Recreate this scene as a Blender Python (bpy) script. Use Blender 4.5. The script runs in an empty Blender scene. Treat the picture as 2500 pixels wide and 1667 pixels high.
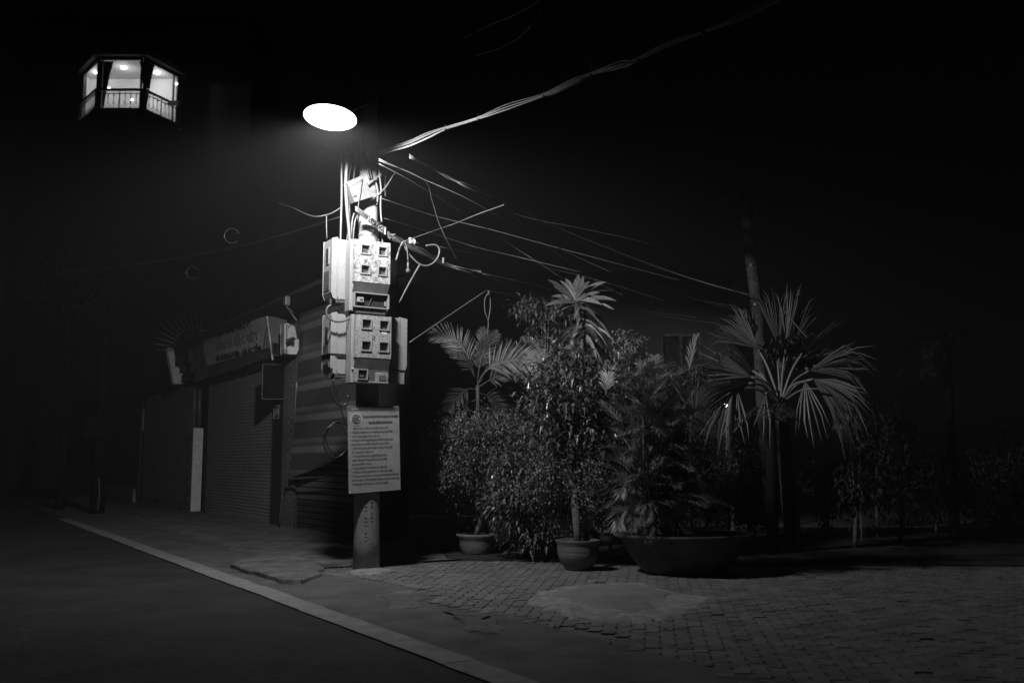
import bpy, math, random
from mathutils import Vector as V, Matrix
from math import sin, cos, tan, pi, radians, atan, atan2, sqrt
random.seed(7)
S = bpy.context.scene
COL = S.collection

# ------------------------------------------------------------------ camera
F = 2430.0; TH = radians(6.92); H = 1.4        # photo space 2500 x 1667
cam_d = bpy.data.cameras.new("camera"); cam = bpy.data.objects.new("camera", cam_d); COL.objects.link(cam)
cam.location = (0, 0, H); cam.rotation_euler = (radians(90) + TH, 0, 0)
cam_d.sensor_width = 36; cam_d.lens = 36 * F / 2500; cam_d.clip_end = 600; cam_d.clip_start = 0.05
cam_d.dof.use_dof = True; cam_d.dof.focus_distance = 13.0; cam_d.dof.aperture_fstop = 1.8
S.camera = cam
# ------------------------------------------------------------------ world (moonless city night)
W = bpy.data.worlds.new("World"); S.world = W; W.use_nodes = True
nt = W.node_tree; nt.nodes.clear()
sky = nt.nodes.new("ShaderNodeTexSky"); sky.sky_type = 'NISHITA'; sky.sun_disc = False
sky.sun_elevation = radians(2); sky.sun_rotation = radians(215)
bw = nt.nodes.new("ShaderNodeRGBToBW"); bg = nt.nodes.new("ShaderNodeBackground"); wo = nt.nodes.new("ShaderNodeOutputWorld")
nt.links.new(sky.outputs[0], bw.inputs[0]); nt.links.new(bw.outputs[0], bg.inputs[0]); nt.links.new(bg.outputs[0], wo.inputs[0])
bg.inputs[1].default_value = 0.0005
S.view_settings.view_transform = 'Standard'; S.view_settings.look = 'None'
S.view_settings.exposure = 0; S.view_settings.gamma = 1; S.view_settings.use_curve_mapping = False
cy = S.cycles
cy.use_denoising = True; cy.sample_clamp_direct = 6; cy.max_bounces = 4; cy.diffuse_bounces = 2; cy.glossy_bounces = 2; cy.transparent_max_bounces = 8
cy.volume_bounces = 0; cy.sample_clamp_indirect = 3; cy.caustics_reflective = False; cy.caustics_refractive = False

# ------------------------------------------------------------------ pixel -> place helpers
def ray(u, v):
    x = (u - 1250) / F; z = (833.5 - v) / F
    return V((x, cos(TH) - z * sin(TH), sin(TH) + z * cos(TH)))
CAM = V((0, 0, H))
def at(u, v, Y): r = ray(u, v); return CAM + r * (Y / r.y)
def gz(u, v, z=0.0): r = ray(u, v); return CAM + r * ((z - H) / r.z)
def onpl(u, v, p0, n):
    r = ray(u, v); return CAM + r * ((V(p0) - CAM).dot(n) / r.dot(n))
UP = V((0, 0, 1))
D = V((-.5165, .8563, 0))            # along the road, away from the camera
U = V((.8563, .5165, 0))             # across the road, to the right and away
Nn = -D                              # faces that look down the road at the camera
NF = -U                              # faces that look at the road

# ------------------------------------------------------------------ object helpers
def tag(o, label=None, cat=None, group=None, kind=None):
    if label: o['label'] = label
    if cat: o['category'] = cat
    if group: o['group'] = group
    if kind: o['kind'] = kind
    return o
def empty(name, loc, label, cat, group=None):
    o = bpy.data.objects.new(name, None); COL.objects.link(o); o.location = loc; o.empty_display_size = .1
    return tag(o, label, cat, group)
def wloc(o):
    l = V((0, 0, 0))
    while o is not None: l = l + o.location; o = o.parent
    return l
class MB:
    def __init__(s): s.v = []; s.f = []; s.smooth = False
    def add(s, vs, fs):
        b = len(s.v); s.v += [V(x) for x in vs]; s.f += [[i + b for i in f] for f in fs]; return s
    def quad(s, *p): return s.add(p, [list(range(len(p)))])
    def obox(s, c, ax, h):
        """centre, three unit axes, three half sizes"""
        c = V(c); P = []
        for i in (-1, 1):
            for j in (-1, 1):
                for k in (-1, 1): P.append(c + ax[0] * (i * h[0]) + ax[1] * (j * h[1]) + ax[2] * (k * h[2]))
        return s.add(P, [(0, 1, 3, 2), (4, 6, 7, 5), (0, 4, 5, 1), (2, 3, 7, 6), (0, 2, 6, 4), (1, 5, 7, 3)])
    def slab(s, pts, th):
        """flat outline extruded by the vector th"""
        n = len(pts); P = [V(p) for p in pts] + [V(p) + th for p in pts]
        return s.add(P, [list(range(n)), list(range(2 * n - 1, n - 1, -1))] + [(i, (i + 1) % n, (i + 1) % n + n, i + n) for i in range(n)])
    def tube(s, pts, r, n=6, cap=True):
        pts = [V(p) for p in pts]; m = len(pts)
        rs = r if isinstance(r, (list, tuple)) else [r] * m
        b = len(s.v); prev = None
        for i, p in enumerate(pts):
            t = (pts[min(i + 1, m - 1)] - pts[max(i - 1, 0)])
            if t.length < 1e-9: t = V((0, 0, 1))
            t.normalize()
            if prev is None:
                a = V((1, 0, 0)) if abs(t.x) < .8 else V((0, 1, 0))
                x = (a - t * a.dot(t)).normalized()
            else:
                x = (prev - t * prev.dot(t))
                x = x.normalized() if x.length > 1e-6 else V((1, 0, 0))
            prev = x; y = t.cross(x)
            for k in range(n):
                a = 2 * pi * k / n; s.v.append(p + (x * cos(a) + y * sin(a)) * rs[i])
        for i in range(m - 1):
            for k in range(n):
                k2 = (k + 1) % n; s.f.append([b + i * n + k, b + i * n + k2, b + (i + 1) * n + k2, b + (i + 1) * n + k])
        if cap:
            s.f.append([b + k for k in range(n - 1, -1, -1)]); s.f.append([b + (m - 1) * n + k for k in range(n)])
        return s
    def lathe(s, prof, c, n=24, sx=1, sy=1, ax=None):
        c = V(c); b = len(s.v); A = ax or (V((1, 0, 0)), V((0, 1, 0)), UP)
        for (r, z) in prof:
            for k in range(n):
                a = 2 * pi * k / n; s.v.append(c + A[0] * (r * sx * cos(a)) + A[1] * (r * sy * sin(a)) + A[2] * z)
        for i in range(len(prof) - 1):
            for k in range(n):
                k2 = (k + 1) % n; s.f.append([b + i * n + k, b + i * n + k2, b + (i + 1) * n + k2, b + (i + 1) * n + k])
        s.f.append([b + k for k in range(n - 1, -1, -1)]); s.f.append([b + (len(prof) - 1) * n + k for k in range(n)])
        return s
    def build(s, name, mat, parent=None, origin=None, smooth=False, bevel=0):
        o0 = wloc(parent) if parent else (V(origin) if origin is not None else V((0, 0, 0)))
        me = bpy.data.meshes.new(name); me.from_pydata([tuple(v - o0) for v in s.v], [], s.f); me.update()
        if mat: me.materials.append(mat)
        if smooth: me.polygons.foreach_set("use_smooth", [True] * len(me.polygons))
        o = bpy.data.objects.new(name, me); COL.objects.link(o)
        if parent: o.parent = parent
        else: o.location = o0
        if bevel:
            m = o.modifiers.new("bevel", 'BEVEL'); m.width = bevel; m.segments = 2; m.limit_method = 'ANGLE'
        return o
def smoothpts(P, k=6):
    P = [V(p) for p in P]
    if len(P) < 3: return P
    Q = [P[0] * 2 - P[1]] + P + [P[-1] * 2 - P[-2]]; out = []
    for i in range(1, len(Q) - 2):
        a, b, c, d = Q[i - 1:i + 3]
        for j in range(k):
            t = j / k
            out.append(.5 * ((2 * b) + (c - a) * t + (2 * a - 5 * b + 4 * c - d) * t * t + (3 * b - a - 3 * c + d) * t ** 3))
    return out + [P[-1]]

# ------------------------------------------------------------------ materials (the photograph is black and white: neutral greys)
def gmat(name, base, rough=.7, var=.35, scale=6, bump=.15, spec=.5, metal=0, lo=None, detail=6, stain=0, stain_scale=20, bdist=.01, emit=None):
    m = bpy.data.materials.new(name); m.use_nodes = True; t = m.node_tree; N = t.nodes; L = t.links
    b = N["Principled BSDF"]
    b.inputs["Roughness"].default_value = rough; b.inputs["Metallic"].default_value = metal
    b.inputs["Specular IOR Level"].default_value = spec
    g = N.new("ShaderNodeNewGeometry")
    n = N.new("ShaderNodeTexNoise"); n.inputs["Scale"].default_value = scale; n.inputs["Detail"].default_value = detail; n.inputs["Roughness"].default_value = .65
    L.new(g.outputs["Position"], n.inputs["Vector"])
    r = N.new("ShaderNodeMapRange"); r.inputs[1].default_value = .3; r.inputs[2].default_value = .7
    r.inputs[3].default_value = base * (1 - var); r.inputs[4].default_value = base * (1 + var)
    L.new(n.outputs[0], r.inputs[0]); out = r.outputs[0]
    if stain:
        n2 = N.new("ShaderNodeTexNoise"); n2.inputs["Scale"].default_value = stain_scale; n2.inputs["Detail"].default_value = 8; n2.inputs["Roughness"].default_value = .8
        L.new(g.outputs["Position"], n2.inputs["Vector"])
        r2 = N.new("ShaderNodeMapRange"); r2.inputs[1].default_value = .46; r2.inputs[2].default_value = .58; r2.inputs[3].default_value = 1; r2.inputs[4].default_value = 1 - stain
        L.new(n2.outputs[0], r2.inputs[0])
        mm = N.new("ShaderNodeMath"); mm.operation = 'MULTIPLY'; L.new(out, mm.inputs[0]); L.new(r2.outputs[0], mm.inputs[1]); out = mm.outputs[0]
    L.new(out, b.inputs["Base Color"])
    if bump:
        n3 = N.new("ShaderNodeTexNoise"); n3.inputs["Scale"].default_value = scale * 8; n3.inputs["Detail"].default_value = 4
        L.new(g.outputs["Position"], n3.inputs["Vector"])
        bp = N.new("ShaderNodeBump"); bp.inputs["Strength"].default_value = bump; bp.inputs["Distance"].default_value = bdist
        L.new(n3.outputs[0], bp.inputs["Height"]); L.new(bp.outputs[0], b.inputs["Normal"])
    return m
def leafmat(name, lo, hi, rough=.32, spec=.5):
    m = bpy.data.materials.new(name); m.use_nodes = True; t = m.node_tree; N = t.nodes; L = t.links
    b = N["Principled BSDF"]; b.inputs["Roughness"].default_value = rough; b.inputs["Specular IOR Level"].default_value = spec
    g = N.new("ShaderNodeNewGeometry"); oi = N.new("ShaderNodeObjectInfo"); a = N.new("ShaderNodeMath"); a.operation = 'ADD'
    L.new(g.outputs["Random Per Island"], a.inputs[0]); L.new(oi.outputs["Random"], a.inputs[1])
    fr = N.new("ShaderNodeMath"); fr.operation = 'FRACT'; L.new(a.outputs[0], fr.inputs[0])
    r = N.new("ShaderNodeMapRange"); r.inputs[3].default_value = lo; r.inputs[4].default_value = hi; L.new(fr.outputs[0], r.inputs[0])
    L.new(r.outputs[0], b.inputs["Base Color"])
    return m
def emat(name, strength):
    m = bpy.data.materials.new(name); m.use_nodes = True; b = m.node_tree.nodes["Principled BSDF"]
    b.inputs["Base Color"].default_value = (.8, .8, .8, 1); b.inputs["Emission Color"].default_value = (1, 1, 1, 1); b.inputs["Emission Strength"].default_value = strength
    return m
M = {}
M['asphalt'] = gmat('asphalt', .055, .85, .3, 1.3, 1.0, .3, bdist=.03, stain=.25, stain_scale=60)
M['gutter'] = gmat('gutter_concrete', .14, .85, .35, 2.2, .5, .3, bdist=.015)
M['kerb'] = gmat('kerb_concrete', .3, .8, .22, 5, .35, .3)
M['walk'] = gmat('worn_pavement', .19, .85, .4, 1.6, .6, .3, bdist=.02, stain=.35, stain_scale=3)
M['paver'] = gmat('paver_concrete', .215, .8, .3, 3, .5, .35, bdist=.012, stain=.25, stain_scale=2.5)
M['joint'] = gmat('joint_dirt', .11, .95, .3, 9, .4, .2)
M['patch'] = gmat('patch_mortar', .36, .85, .3, 7, .5, .3, bdist=.015, stain=.3, stain_scale=6)
M['patch2'] = gmat('patch_concrete', .24, .85, .2, 4, .4, .3)
M['soil'] = gmat('soil', .05, .95, .5, 5, .6, .2, bdist=.03)
M['yard'] = gmat('yard_concrete', .17, .9, .25, 1.2, .3)
M['pole'] = gmat('pole_concrete', .25, .75, .22, 7, .35, .4, stain=.3, stain_scale=14)
M['box'] = gmat('meter_box_plastic', .29, .5, .07, 9, .05, .5, stain=.12, stain_scale=30)
M['boxface'] = gmat('meter_box_cover', .4, .5, .22, 10, .08, .5, stain=.72, stain_scale=24, detail=10)
M['boxface2'] = gmat('meter_box_cover_speckled', .36, .5, .14, 14, .08, .5, stain=.65, stain_scale=55)
M['boxdark'] = gmat('meter_box_recess', .07, .7, .3, 12, .1)
M['hole'] = gmat('hollow_dark', .012, .9, .2, 8, 0)  # near-black, the shade of openings and cracks put into the colour
M['pane'] = gmat('meter_pane', .09, .12, .5, 22, 0, .5)
M['steel'] = gmat('galvanised_steel', .2, .45, .25, 18, .15, .5, metal=.3)
M['junction'] = gmat('junction_box_steel', .11, .55, .25, 12, .2, .5, stain=.3)
M['cable'] = gmat('cable_black', .03, .38, .3, 30, 0, .5)
M['cableg'] = gmat('cable_grey', .11, .45, .2, 30, 0, .5)
M['cablew'] = gmat('cable_weathered', .08, .4, .3, 20, 0, .5)
M['wirelight'] = gmat('wire_pale', .12, .45, .2, 20, 0, .5)
M['sign'] = gmat('sign_enamel', .34, .45, .12, 9, .05, .5, stain=.12)
M['signdark'] = gmat('sign_band', .13, .5, .15, 9, .05)
M['print'] = gmat('print_dark', .045, .6, .1, 9, 0)
M['printpale'] = gmat('print_pale', .6, .6, .1, 9, 0)
M['white'] = gmat('white_paint', .75, .6, .1, 5, .1, .4, stain=.15, stain_scale=8)
M['plaster'] = gmat('old_plaster', .3, .85, .4, 4, .4, .3, stain=.6, stain_scale=5)
M['banner'] = gmat('banner_vinyl', .85, .5, .12, 2, .05)
M['shutter'] = gmat('shutter_paint', .34, .45, .15, 3, .05, .5)
M['brick'] = gmat('brick_tile', .2, .6, .3, 9, .1)
M['mortar'] = gmat('mortar', .24, .85, .15, 12, .2)
M['dark'] = gmat('dark_paint', .035, .7, .3, 4, .1)
M['darkwall'] = gmat('dark_wall', .06, .85, .3, 2, .2)
M['wall'] = gmat('grey_render', .16, .85, .2, 1.2, .15)
M['metal'] = gmat('corrugated_sheet', .09, .55, .25, 3, .05)
M['iron'] = gmat('wrought_iron', .14, .5, .3, 9, 0)
M['pot'] = gmat('pot_terracotta', .14, .55, .35, 9, .3, .5, stain=.4, stain_scale=9)
M['potpale'] = gmat('pot_concrete', .22, .75, .3, 8, .35, .4, stain=.3)
M['bark'] = gmat('bark', .14, .85, .45, 14, .6, .3, bdist=.02)
M['palmbark'] = gmat('palm_bark', .12, .85, .35, 10, .5, .3, bdist=.02)
M['gloomblack'] = gmat('gloom_black', .012, .95, .3, 4, .1, .05)  # near-black: night gloom put into far pole and trunks; own tone on the sign
M['frondshade'] = leafmat('leaf_frond_shaded', .06, .13, .45)  # darker copy of the frond colour, with weak light painted in
M['leafn'] = leafmat('leaf_gloom', .008, .035, .6, .2)  # night gloom put into the leaf colour of the right-hand plants
M['leaf'] = leafmat('leaf_glossy', .07, .2, .28)
M['leafs'] = leafmat('leaf_small', .08, .24, .38)
M['leafd'] = leafmat('leaf_dull', .03, .1, .5)
M['frond'] = leafmat('leaf_frond', .12, .24, .4)
M['fan'] = leafmat('leaf_fan', .08, .24, .32)
M['leafp'] = leafmat('leaf_pale', .2, .5, .3)
M['room'] = gmat('room_plaster', .62, .8, .05, 2, 0)
M['curtain'] = gmat('curtain_cloth', .03, .9, .2, 6, 0)

# ------------------------------------------------------------------ ground
road = MB().quad((-75, -12, 0), (75, -12, 0), (75, 118, 0), (-75, 118, 0)).build('ground', M['asphalt']); tag(road, kind='structure')
K0 = gz(761, 1488)                                    # a point on the kerb's centre line
def rd(a, w, z=0): return K0 + D * a + U * w + UP * (z - K0.z)    # a along the road, w to the right of the kerb
gut = MB().quad(rd(-14, .14, .006), rd(-14, 1.32, .031), rd(60, 1.32, .031), rd(60, .14, .006)).build('gutter', M['gutter']); tag(gut, kind='structure')
kerb = empty('kerb', rd(0, 0), None, None); kerb['kind'] = 'structure'
a = -9.0; i = 0
while a < 17.5:
    l = 1.0; j = random.uniform(-.012, .012); h = .012 + random.uniform(0, .003)
    mb = MB(); c = rd(a + l / 2, j, h / 2 + .001)
    n = 6; P = []
    for k in range(n + 1): P.append(c + D * (-(l - .004) / 2 + (l - .004) * k / n) - U * (.135 + random.uniform(-.008, .004)) + UP * (h / 2))
    for k in range(n, -1, -1): P.append(c + D * (-(l - .004) / 2 + (l - .004) * k / n) + U * (.135 + random.uniform(-.01, .006)) + UP * (h / 2))
    mb.slab(P, -UP * h).build('kerb_stone', M['kerb'], kerb); a += l; i += 1
pav = MB()
def walkz(p): return .012
pav.quad(rd(-14, 1.2, .02), rd(-14, 26, .02), rd(50, 26, .02), rd(50, 1.2, .02))
pavement = pav.build('pavement', M['walk']); tag(pavement, kind='structure')
# worn, half-buried concrete left of the pole (uneven sheet)
def uneven(a0, a1, w0, w1, na, nw, z, amp, wob=.12):
    mb = MB(); V_ = []
    for i in range(na + 1):
        for j in range(nw + 1):
            w = w0 + (w1 - w0) * j / nw
            if j == 0: w += random.uniform(-wob, wob)
            zz = z + random.uniform(0, amp)
            if j == 0: zz = z - .02
            V_.append(rd(a0 + (a1 - a0) * i / na, w, zz))
    Fs = [(i * (nw + 1) + j, (i + 1) * (nw + 1) + j, (i + 1) * (nw + 1) + j + 1, i * (nw + 1) + j + 1) for i in range(na) for j in range(nw)]
    return mb.add(V_, Fs)
o = uneven(3.3, 42, 1.05, 7.5, 90, 22, .028, .028).build('worn_footway', M['walk'], smooth=True); tag(o, kind='structure')
# interlocking pavers, laid 8 degrees off the viewing direction
PA = radians(8); px_ = V((cos(PA), -sin(PA), 0)); py_ = V((sin(PA), cos(PA), 0)); PL, PW = .235, .118
def paver_outline(g=.004):
    L2, W2 = PL / 2 - g, PW / 2 - g; z = .014
    left = [(-W2, -L2), (-W2 - z, -L2 / 2), (-W2 + z, 0 + L2 / 8), (-W2 - z * .6, L2 * .6), (-W2, L2)]
    return [(x, y) for x, y in left] + [(x + 2 * W2, y) for x, y in reversed(left)]
PO = paver_outline()
cells = []
ro = V((-1.2, 5.2, 0))
def inview(p):
    y = p.y; return y > 2 and abs(p.x / y) < .54 and (1.4 / y) < .46
for j in range(-4, 42):
    for i in range(-30, 90):
        c = ro + px_ * (i * PW) + py_ * (j * PL + (PL / 2 if i % 2 else 0))
        w = (c - K0).dot(U); aa = (c - K0).dot(D)
        edge = 1.3 + .18 * sin(aa * 1.7) + .1 * sin(aa * 4.1)
        if w < edge or c.y > 14.2 + .3 * sin(c.x): continue
        if aa > 3.2 + .3 * sin(w * 3): continue
        if not (-4 < c.x < 9) or not inview(c): continue
        if random.random() < .012: continue
        cells.append(c)
cells.sort(key=lambda c: (c - V((.4, 6.5, 0))).length)
def paver_geo(mb, c, dz, ta, tb):
    P = []
    for x, y in PO: P.append(c + px_ * x + py_ * y + UP * (.030 + dz + ta * x + tb * y))
    ctr = c
    B = [ctr + (p - ctr) * 1.012 for p in P]
    for q in B: q.z = .014
    n = len(P); mb.add(P + B, [list(range(n))] + [(i, (i + 1) % n, (i + 1) % n + n, i + n) for i in range(n)])
pm = MB(); paver_geo(pm, V((0, 0, 0)), 0, 0, 0)
pme = bpy.data.meshes.new('paver'); pme.from_pydata([tuple(v) for v in pm.v], [], pm.f); pme.materials.append(M['paver'])
rest = MB()
for k, c in enumerate(cells):
    dz = random.uniform(-.003, .003) + .004 * sin(c.x * 2.1) * sin(c.y * 1.7); ta, tb = random.uniform(-.02, .02), random.uniform(-.012, .012)
    if k < 300:
        o = bpy.data.objects.new('paver', pme); COL.objects.link(o); o.parent = pavement
        o.location = (c.x, c.y, dz); o.rotation_euler = (tb, -ta, random.uniform(-.02, .02))
    else: paver_geo(rest, c, dz, ta, tb)
o = rest.build('paver_field', M['paver'], pavement); o['kind'] = 'stuff'
# mortar and concrete patches
def patch(name, pxs, z0, z1, mat, jit=.05, sub=5, label=None, sharp=False):
    P = [gz(u, v) for u, v in pxs]; Q = []
    for i, p in enumerate(P):
        q = P[(i + 1) % len(P)]
        for k in range(sub):
            r = p.lerp(q, k / sub); r += V((random.uniform(-jit, jit), random.uniform(-jit, jit), 0)); Q.append(r)
    c = sum(Q, V()) / len(Q); n = len(Q)
    def ring(s, z): return [V((c.x + (p.x - c.x) * s, c.y + (p.y - c.y) * s, z + (random.uniform(-.004, .004) if s < 1 else 0))) for p in Q]
    R = [ring(1.0, z0), ring(.985 if sharp else .94, z0 + (z1 - z0) * .75), ring(.9 if sharp else .86, z1), ring(.7, z1 + .006), ring(.4, z1 + .01)]
    mb = MB(); vs = sum(R, []); fs = []
    for a in range(len(R) - 1):
        for i in range(n):
            j = (i + 1) % n; fs.append((a * n + i, a * n + j, (a + 1) * n + j, (a + 1) * n + i))
    fs.append([(len(R) - 1) * n + i for i in range(n)])
    mb.add(vs, fs); o = mb.build(name, mat, smooth=False); o['kind'] = 'structure'; return o
patch('footway_concrete_patch', [(560, 1385), (640, 1362), (720, 1362), (790, 1385), (782, 1410), (745, 1428), (690, 1428), (640, 1412), (590, 1398)], .008, .075, M['walk'], .04, sharp=True)
patch('pavement_mortar_patch', [(1285, 1470), (1340, 1443), (1420, 1433), (1560, 1428), (1640, 1450), (1760, 1470), (1700, 1498), (1640, 1512), (1590, 1532), (1500, 1530), (1420, 1518), (1320, 1498)], .02, .05, M['patch'], .07)
patch('pavement_concrete_patch', [(1350, 1462), (1430, 1441), (1560, 1436), (1640, 1462), (1600, 1492), (1545, 1512), (1470, 1498), (1390, 1484)], .052, .066, M['patch2'], .06)
patch('pole_footing_patch', [(845, 1402), (880, 1396), (930, 1392), (960, 1398), (930, 1408), (880, 1414)], .01, .05, M['patch'], .02, 3)
patch('pavement_edge_patch', [(930, 1455), (1010, 1440), (1060, 1462), (1010, 1490), (960, 1492)], .01, .036, M['walk'], .06)
patch('paving_edge_patch', [(1090, 1500), (1180, 1505), (1230, 1540), (1200, 1556), (1120, 1540)], .015, .038, M['walk'], .08)
# dark ground sheet and yard behind the pots
P = [V((-.9, 14.4, .02)), V((2.5, 13.6, .02)), V((12, 13.3, .02)), V((14, 21, .02)), V((-2.2, 21.5, .02))]
o = MB().slab(P, UP * .03).build('dark_ground', M['soil']); o['kind'] = 'structure'
o = MB().quad((-2, 21.6, .03), (30, 21.2, .03), (30, 60, .03), (-20, 60, .03)).build('yard', M['yard']); o['kind'] = 'structure'
# loose grit
g = MB()
for k in range(520):
    c = rd(random.uniform(-4, 5), random.choice([random.uniform(.2, 2.4), random.uniform(.2, 5)]), 0); r = random.uniform(.003, .013)
    if random.random() < .05: r *= 2
    zz = .036 if (c - K0).dot(U) > 1.2 else .007
    g.add([c + V((r * random.uniform(.6, 1.3), 0, zz)), c + V((0, r, zz)), c + V((-r, 0, zz)), c + V((0, -r, zz)), c + V((0, 0, zz + r * .9))], [(0, 1, 4), (1, 2, 4), (2, 3, 4), (3, 0, 4)])
o = g.build('grit', M['patch']); tag(o, 'loose pale grit scattered over the gutter and pavers', 'grit', kind='stuff')

# ------------------------------------------------------------------ utility pole
PB = gz(890, 1398) + V((0, .0, 0)); PB = V((PB.x, PB.y + .16, 0))
PX, PY = PB.x, PB.y
def pax(z): return V((PX - .012 * z, PY, z))      # the pole leans a little
def prad(z): return .172 - .0095 * z
pole = empty('utility_pole', PB, 'round concrete utility pole carrying the meter boxes and the notice', 'utility pole')
mb = MB(); mb.tube([pax(z) for z in [0, .4, .8, 1.2, 1.6, 2, 2.4, 2.8, 3.2, 3.6, 4, 4.4, 4.8, 5.2, 5.6, 6, 6.4, 6.8]], [prad(z) for z in [0, .4, .8, 1.2, 1.6, 2, 2.4, 2.8, 3.2, 3.6, 4, 4.4, 4.8, 5.2, 5.6, 6, 6.4, 6.8]], 40)
mb.build('shaft', M['pole'], pole, smooth=True)
for zz, th in ((1.02, .012), (2.0, .02), (4.27, .02), (4.42, .012), (5.02, .02)):
    MB().lathe([(prad(zz) + .004, -th), (prad(zz) + .008, -th), (prad(zz) + .008, th), (prad(zz) + .004, th)], pax(zz), 32).build('strap', M['cable'] if zz < 2 else M['steel'], pole)
# vertical mould seam
MB().obox(pax(4.6) + V((-.012, -prad(4.6) - .0, 0)), (V((1, 0, 0)), V((0, 1, 0)), UP), (.004, .004, .55)).build('seam', M['pole'], pole)

def text_on(s, origin, xdir, updir, size, mat, name, parent=None, width=None, label=None, ext=.0008, bold=0.0):
    c = bpy.data.curves.new(name, 'FONT'); c.body = s; c.size = size; c.extrude = ext; c.offset = bold; c.resolution_u = 2
    o = bpy.data.objects.new(name, c); COL.objects.link(o)
    bpy.context.view_layer.update()
    wd = o.dimensions.x or 1
    sx = (width / wd) if width else 1
    nd = xdir.cross(updir).normalized()
    mtx = Matrix((( *(xdir.normalized() * sx), ), ( *updir.normalized(), ), ( *nd, ))).transposed().to_4x4()
    dg = bpy.context.evaluated_depsgraph_get(); me = bpy.data.meshes.new_from_object(o.evaluated_get(dg))
    me.transform(mtx); me.materials.clear(); me.materials.append(mat); bpy.data.objects.remove(o)
    ob = bpy.data.objects.new(name, me); COL.objects.link(ob)
    if parent: ob.parent = parent; ob.location = V(origin) - wloc(parent)
    else: ob.location = origin
    return ob

# ---- meter boxes: local frame at the pole axis: U (right, away), Nn (towards the camera), z
def PP(u, n, z): return V((PX, PY, 0)) + U * u + Nn * n + UP * z - V((.012 * 3.4, 0, 0))
def face_u(px, n, v=700):
    p = onpl(px, v, PP(0, n, 0), Nn); return (p - PP(0, n, 0)).dot(U)
def face_z(px, v, n): return onpl(px, v, PP(0, n, 0), Nn).z
AX = (U, Nn, UP)
def meter_front(name, label, n0, n1, q, wins, strip, low, face, variant):
    """a four-meter box whose cover faces along the road; pixel outlines q = left, right, top, bottom of the cover"""
    ul, ur = face_u(q[0], n1), face_u(q[1], n1); zt = face_z(q[0], q[2], n1); zb = face_z(q[0], q[3], n1)
    root = empty(name, PP((ul + ur) / 2, n0, zb), label, 'meter box', 'meter boxes strapped round the pole')
    cu = (ul + ur) / 2; w = (ur - ul) / 2
    # back shell, slightly wider on the left, then the cover
    mb = MB(); mb.obox(PP(cu - .012, (n0 + n1 - .06) / 2, (zt + zb) / 2), AX, (w + .02, (n1 - .06 - n0) / 2, (zt - zb) / 2 + .008))
    mb.build('back_shell', M['box'], root, bevel=.008)
    # cover as frame round real openings: build from strips
    t0, t1 = n1 - .058, n1
    def blk(u0, u1, z0, z1, a=t0, b=t1, mat=face, nm='cover', bev=.004):
        m_ = MB(); m_.obox(PP((u0 + u1) / 2, (a + b) / 2, (z0 + z1) / 2), AX, (abs(u1 - u0) / 2, (b - a) / 2, abs(z1 - z0) / 2)); return m_
    def zz(fr): return zt + (zb - zt) * fr
    def uu(fr): return ul + (ur - ul) * fr
    zstrip = zz(strip[0])
    cov = MB()
    rows = sorted(set([(w_[2], w_[3]) for w_ in wins])); cols = sorted(set([(w_[0], w_[1]) for w_ in wins]))
    ys = [0] + [x for r in rows for x in r] + [strip[0]]; xs = [0] + [x for c in cols for x in c] + [1]
    for yi in range(len(ys) - 1):
        for xi in range(len(xs) - 1):
            if yi % 2 == 1 and xi % 2 == 1: continue
            u0, u1 = uu(xs[xi]), uu(xs[xi + 1]); z0, z1 = zz(ys[yi + 1]), zz(ys[yi])
            cov.obox(PP((u0 + u1) / 2, (t0 + t1) / 2, (z0 + z1) / 2), AX, ((u1 - u0) / 2, (t1 - t0) / 2, (z1 - z0) / 2))
    cov.build('cover', face, root)
    for (x0, x1, y0, y1) in wins:
        u0, u1, z0, z1 = uu(x0), uu(x1), zz(y1), zz(y0); fr = MB(); b = .014
        for (c0, c1, e0, e1) in ((u0 - b, u1 + b, z1, z1 + b), (u0 - b, u1 + b, z0 - b, z0), (u0 - b, u0, z0, z1), (u1, u1 + b, z0, z1)):
            fr.obox(PP((c0 + c1) / 2, t1 + .004, (e0 + e1) / 2), AX, ((c1 - c0) / 2, .012, (e1 - e0) / 2))
        f_ = fr.build('window_frame', M['box'], root)
        MB().obox(PP((u0 + u1) / 2, t0 + .012, (z0 + z1) / 2), AX, ((u1 - u0) / 2 - .001, .004, (z1 - z0) / 2 - .001)).build('pane', M['pane'], f_)
        # dial behind
        MB().obox(PP((u0 + u1) / 2 - .01, t0 + .02, (z0 + z1) / 2 + .012), AX, ((u1 - u0) / 3.2, .003, .018)).build('dial', M['boxdark'], f_)
    # sloped strip, its dark colour standing in for a shaded recess
    z0, z1 = zz(strip[1]), zz(strip[0]); A = [PP(uu(0.02), t1 - .004, z1), PP(uu(1) - .002, t1 - .004, z1), PP(uu(1) - .012, t0 + .012, z0), PP(uu(0.0), t0 + .012, z0)]
    MB().slab(A, Nn * -.01).build('dark_strip', M['boxdark'], root)
    return root, uu, zz, t0, t1
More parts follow.
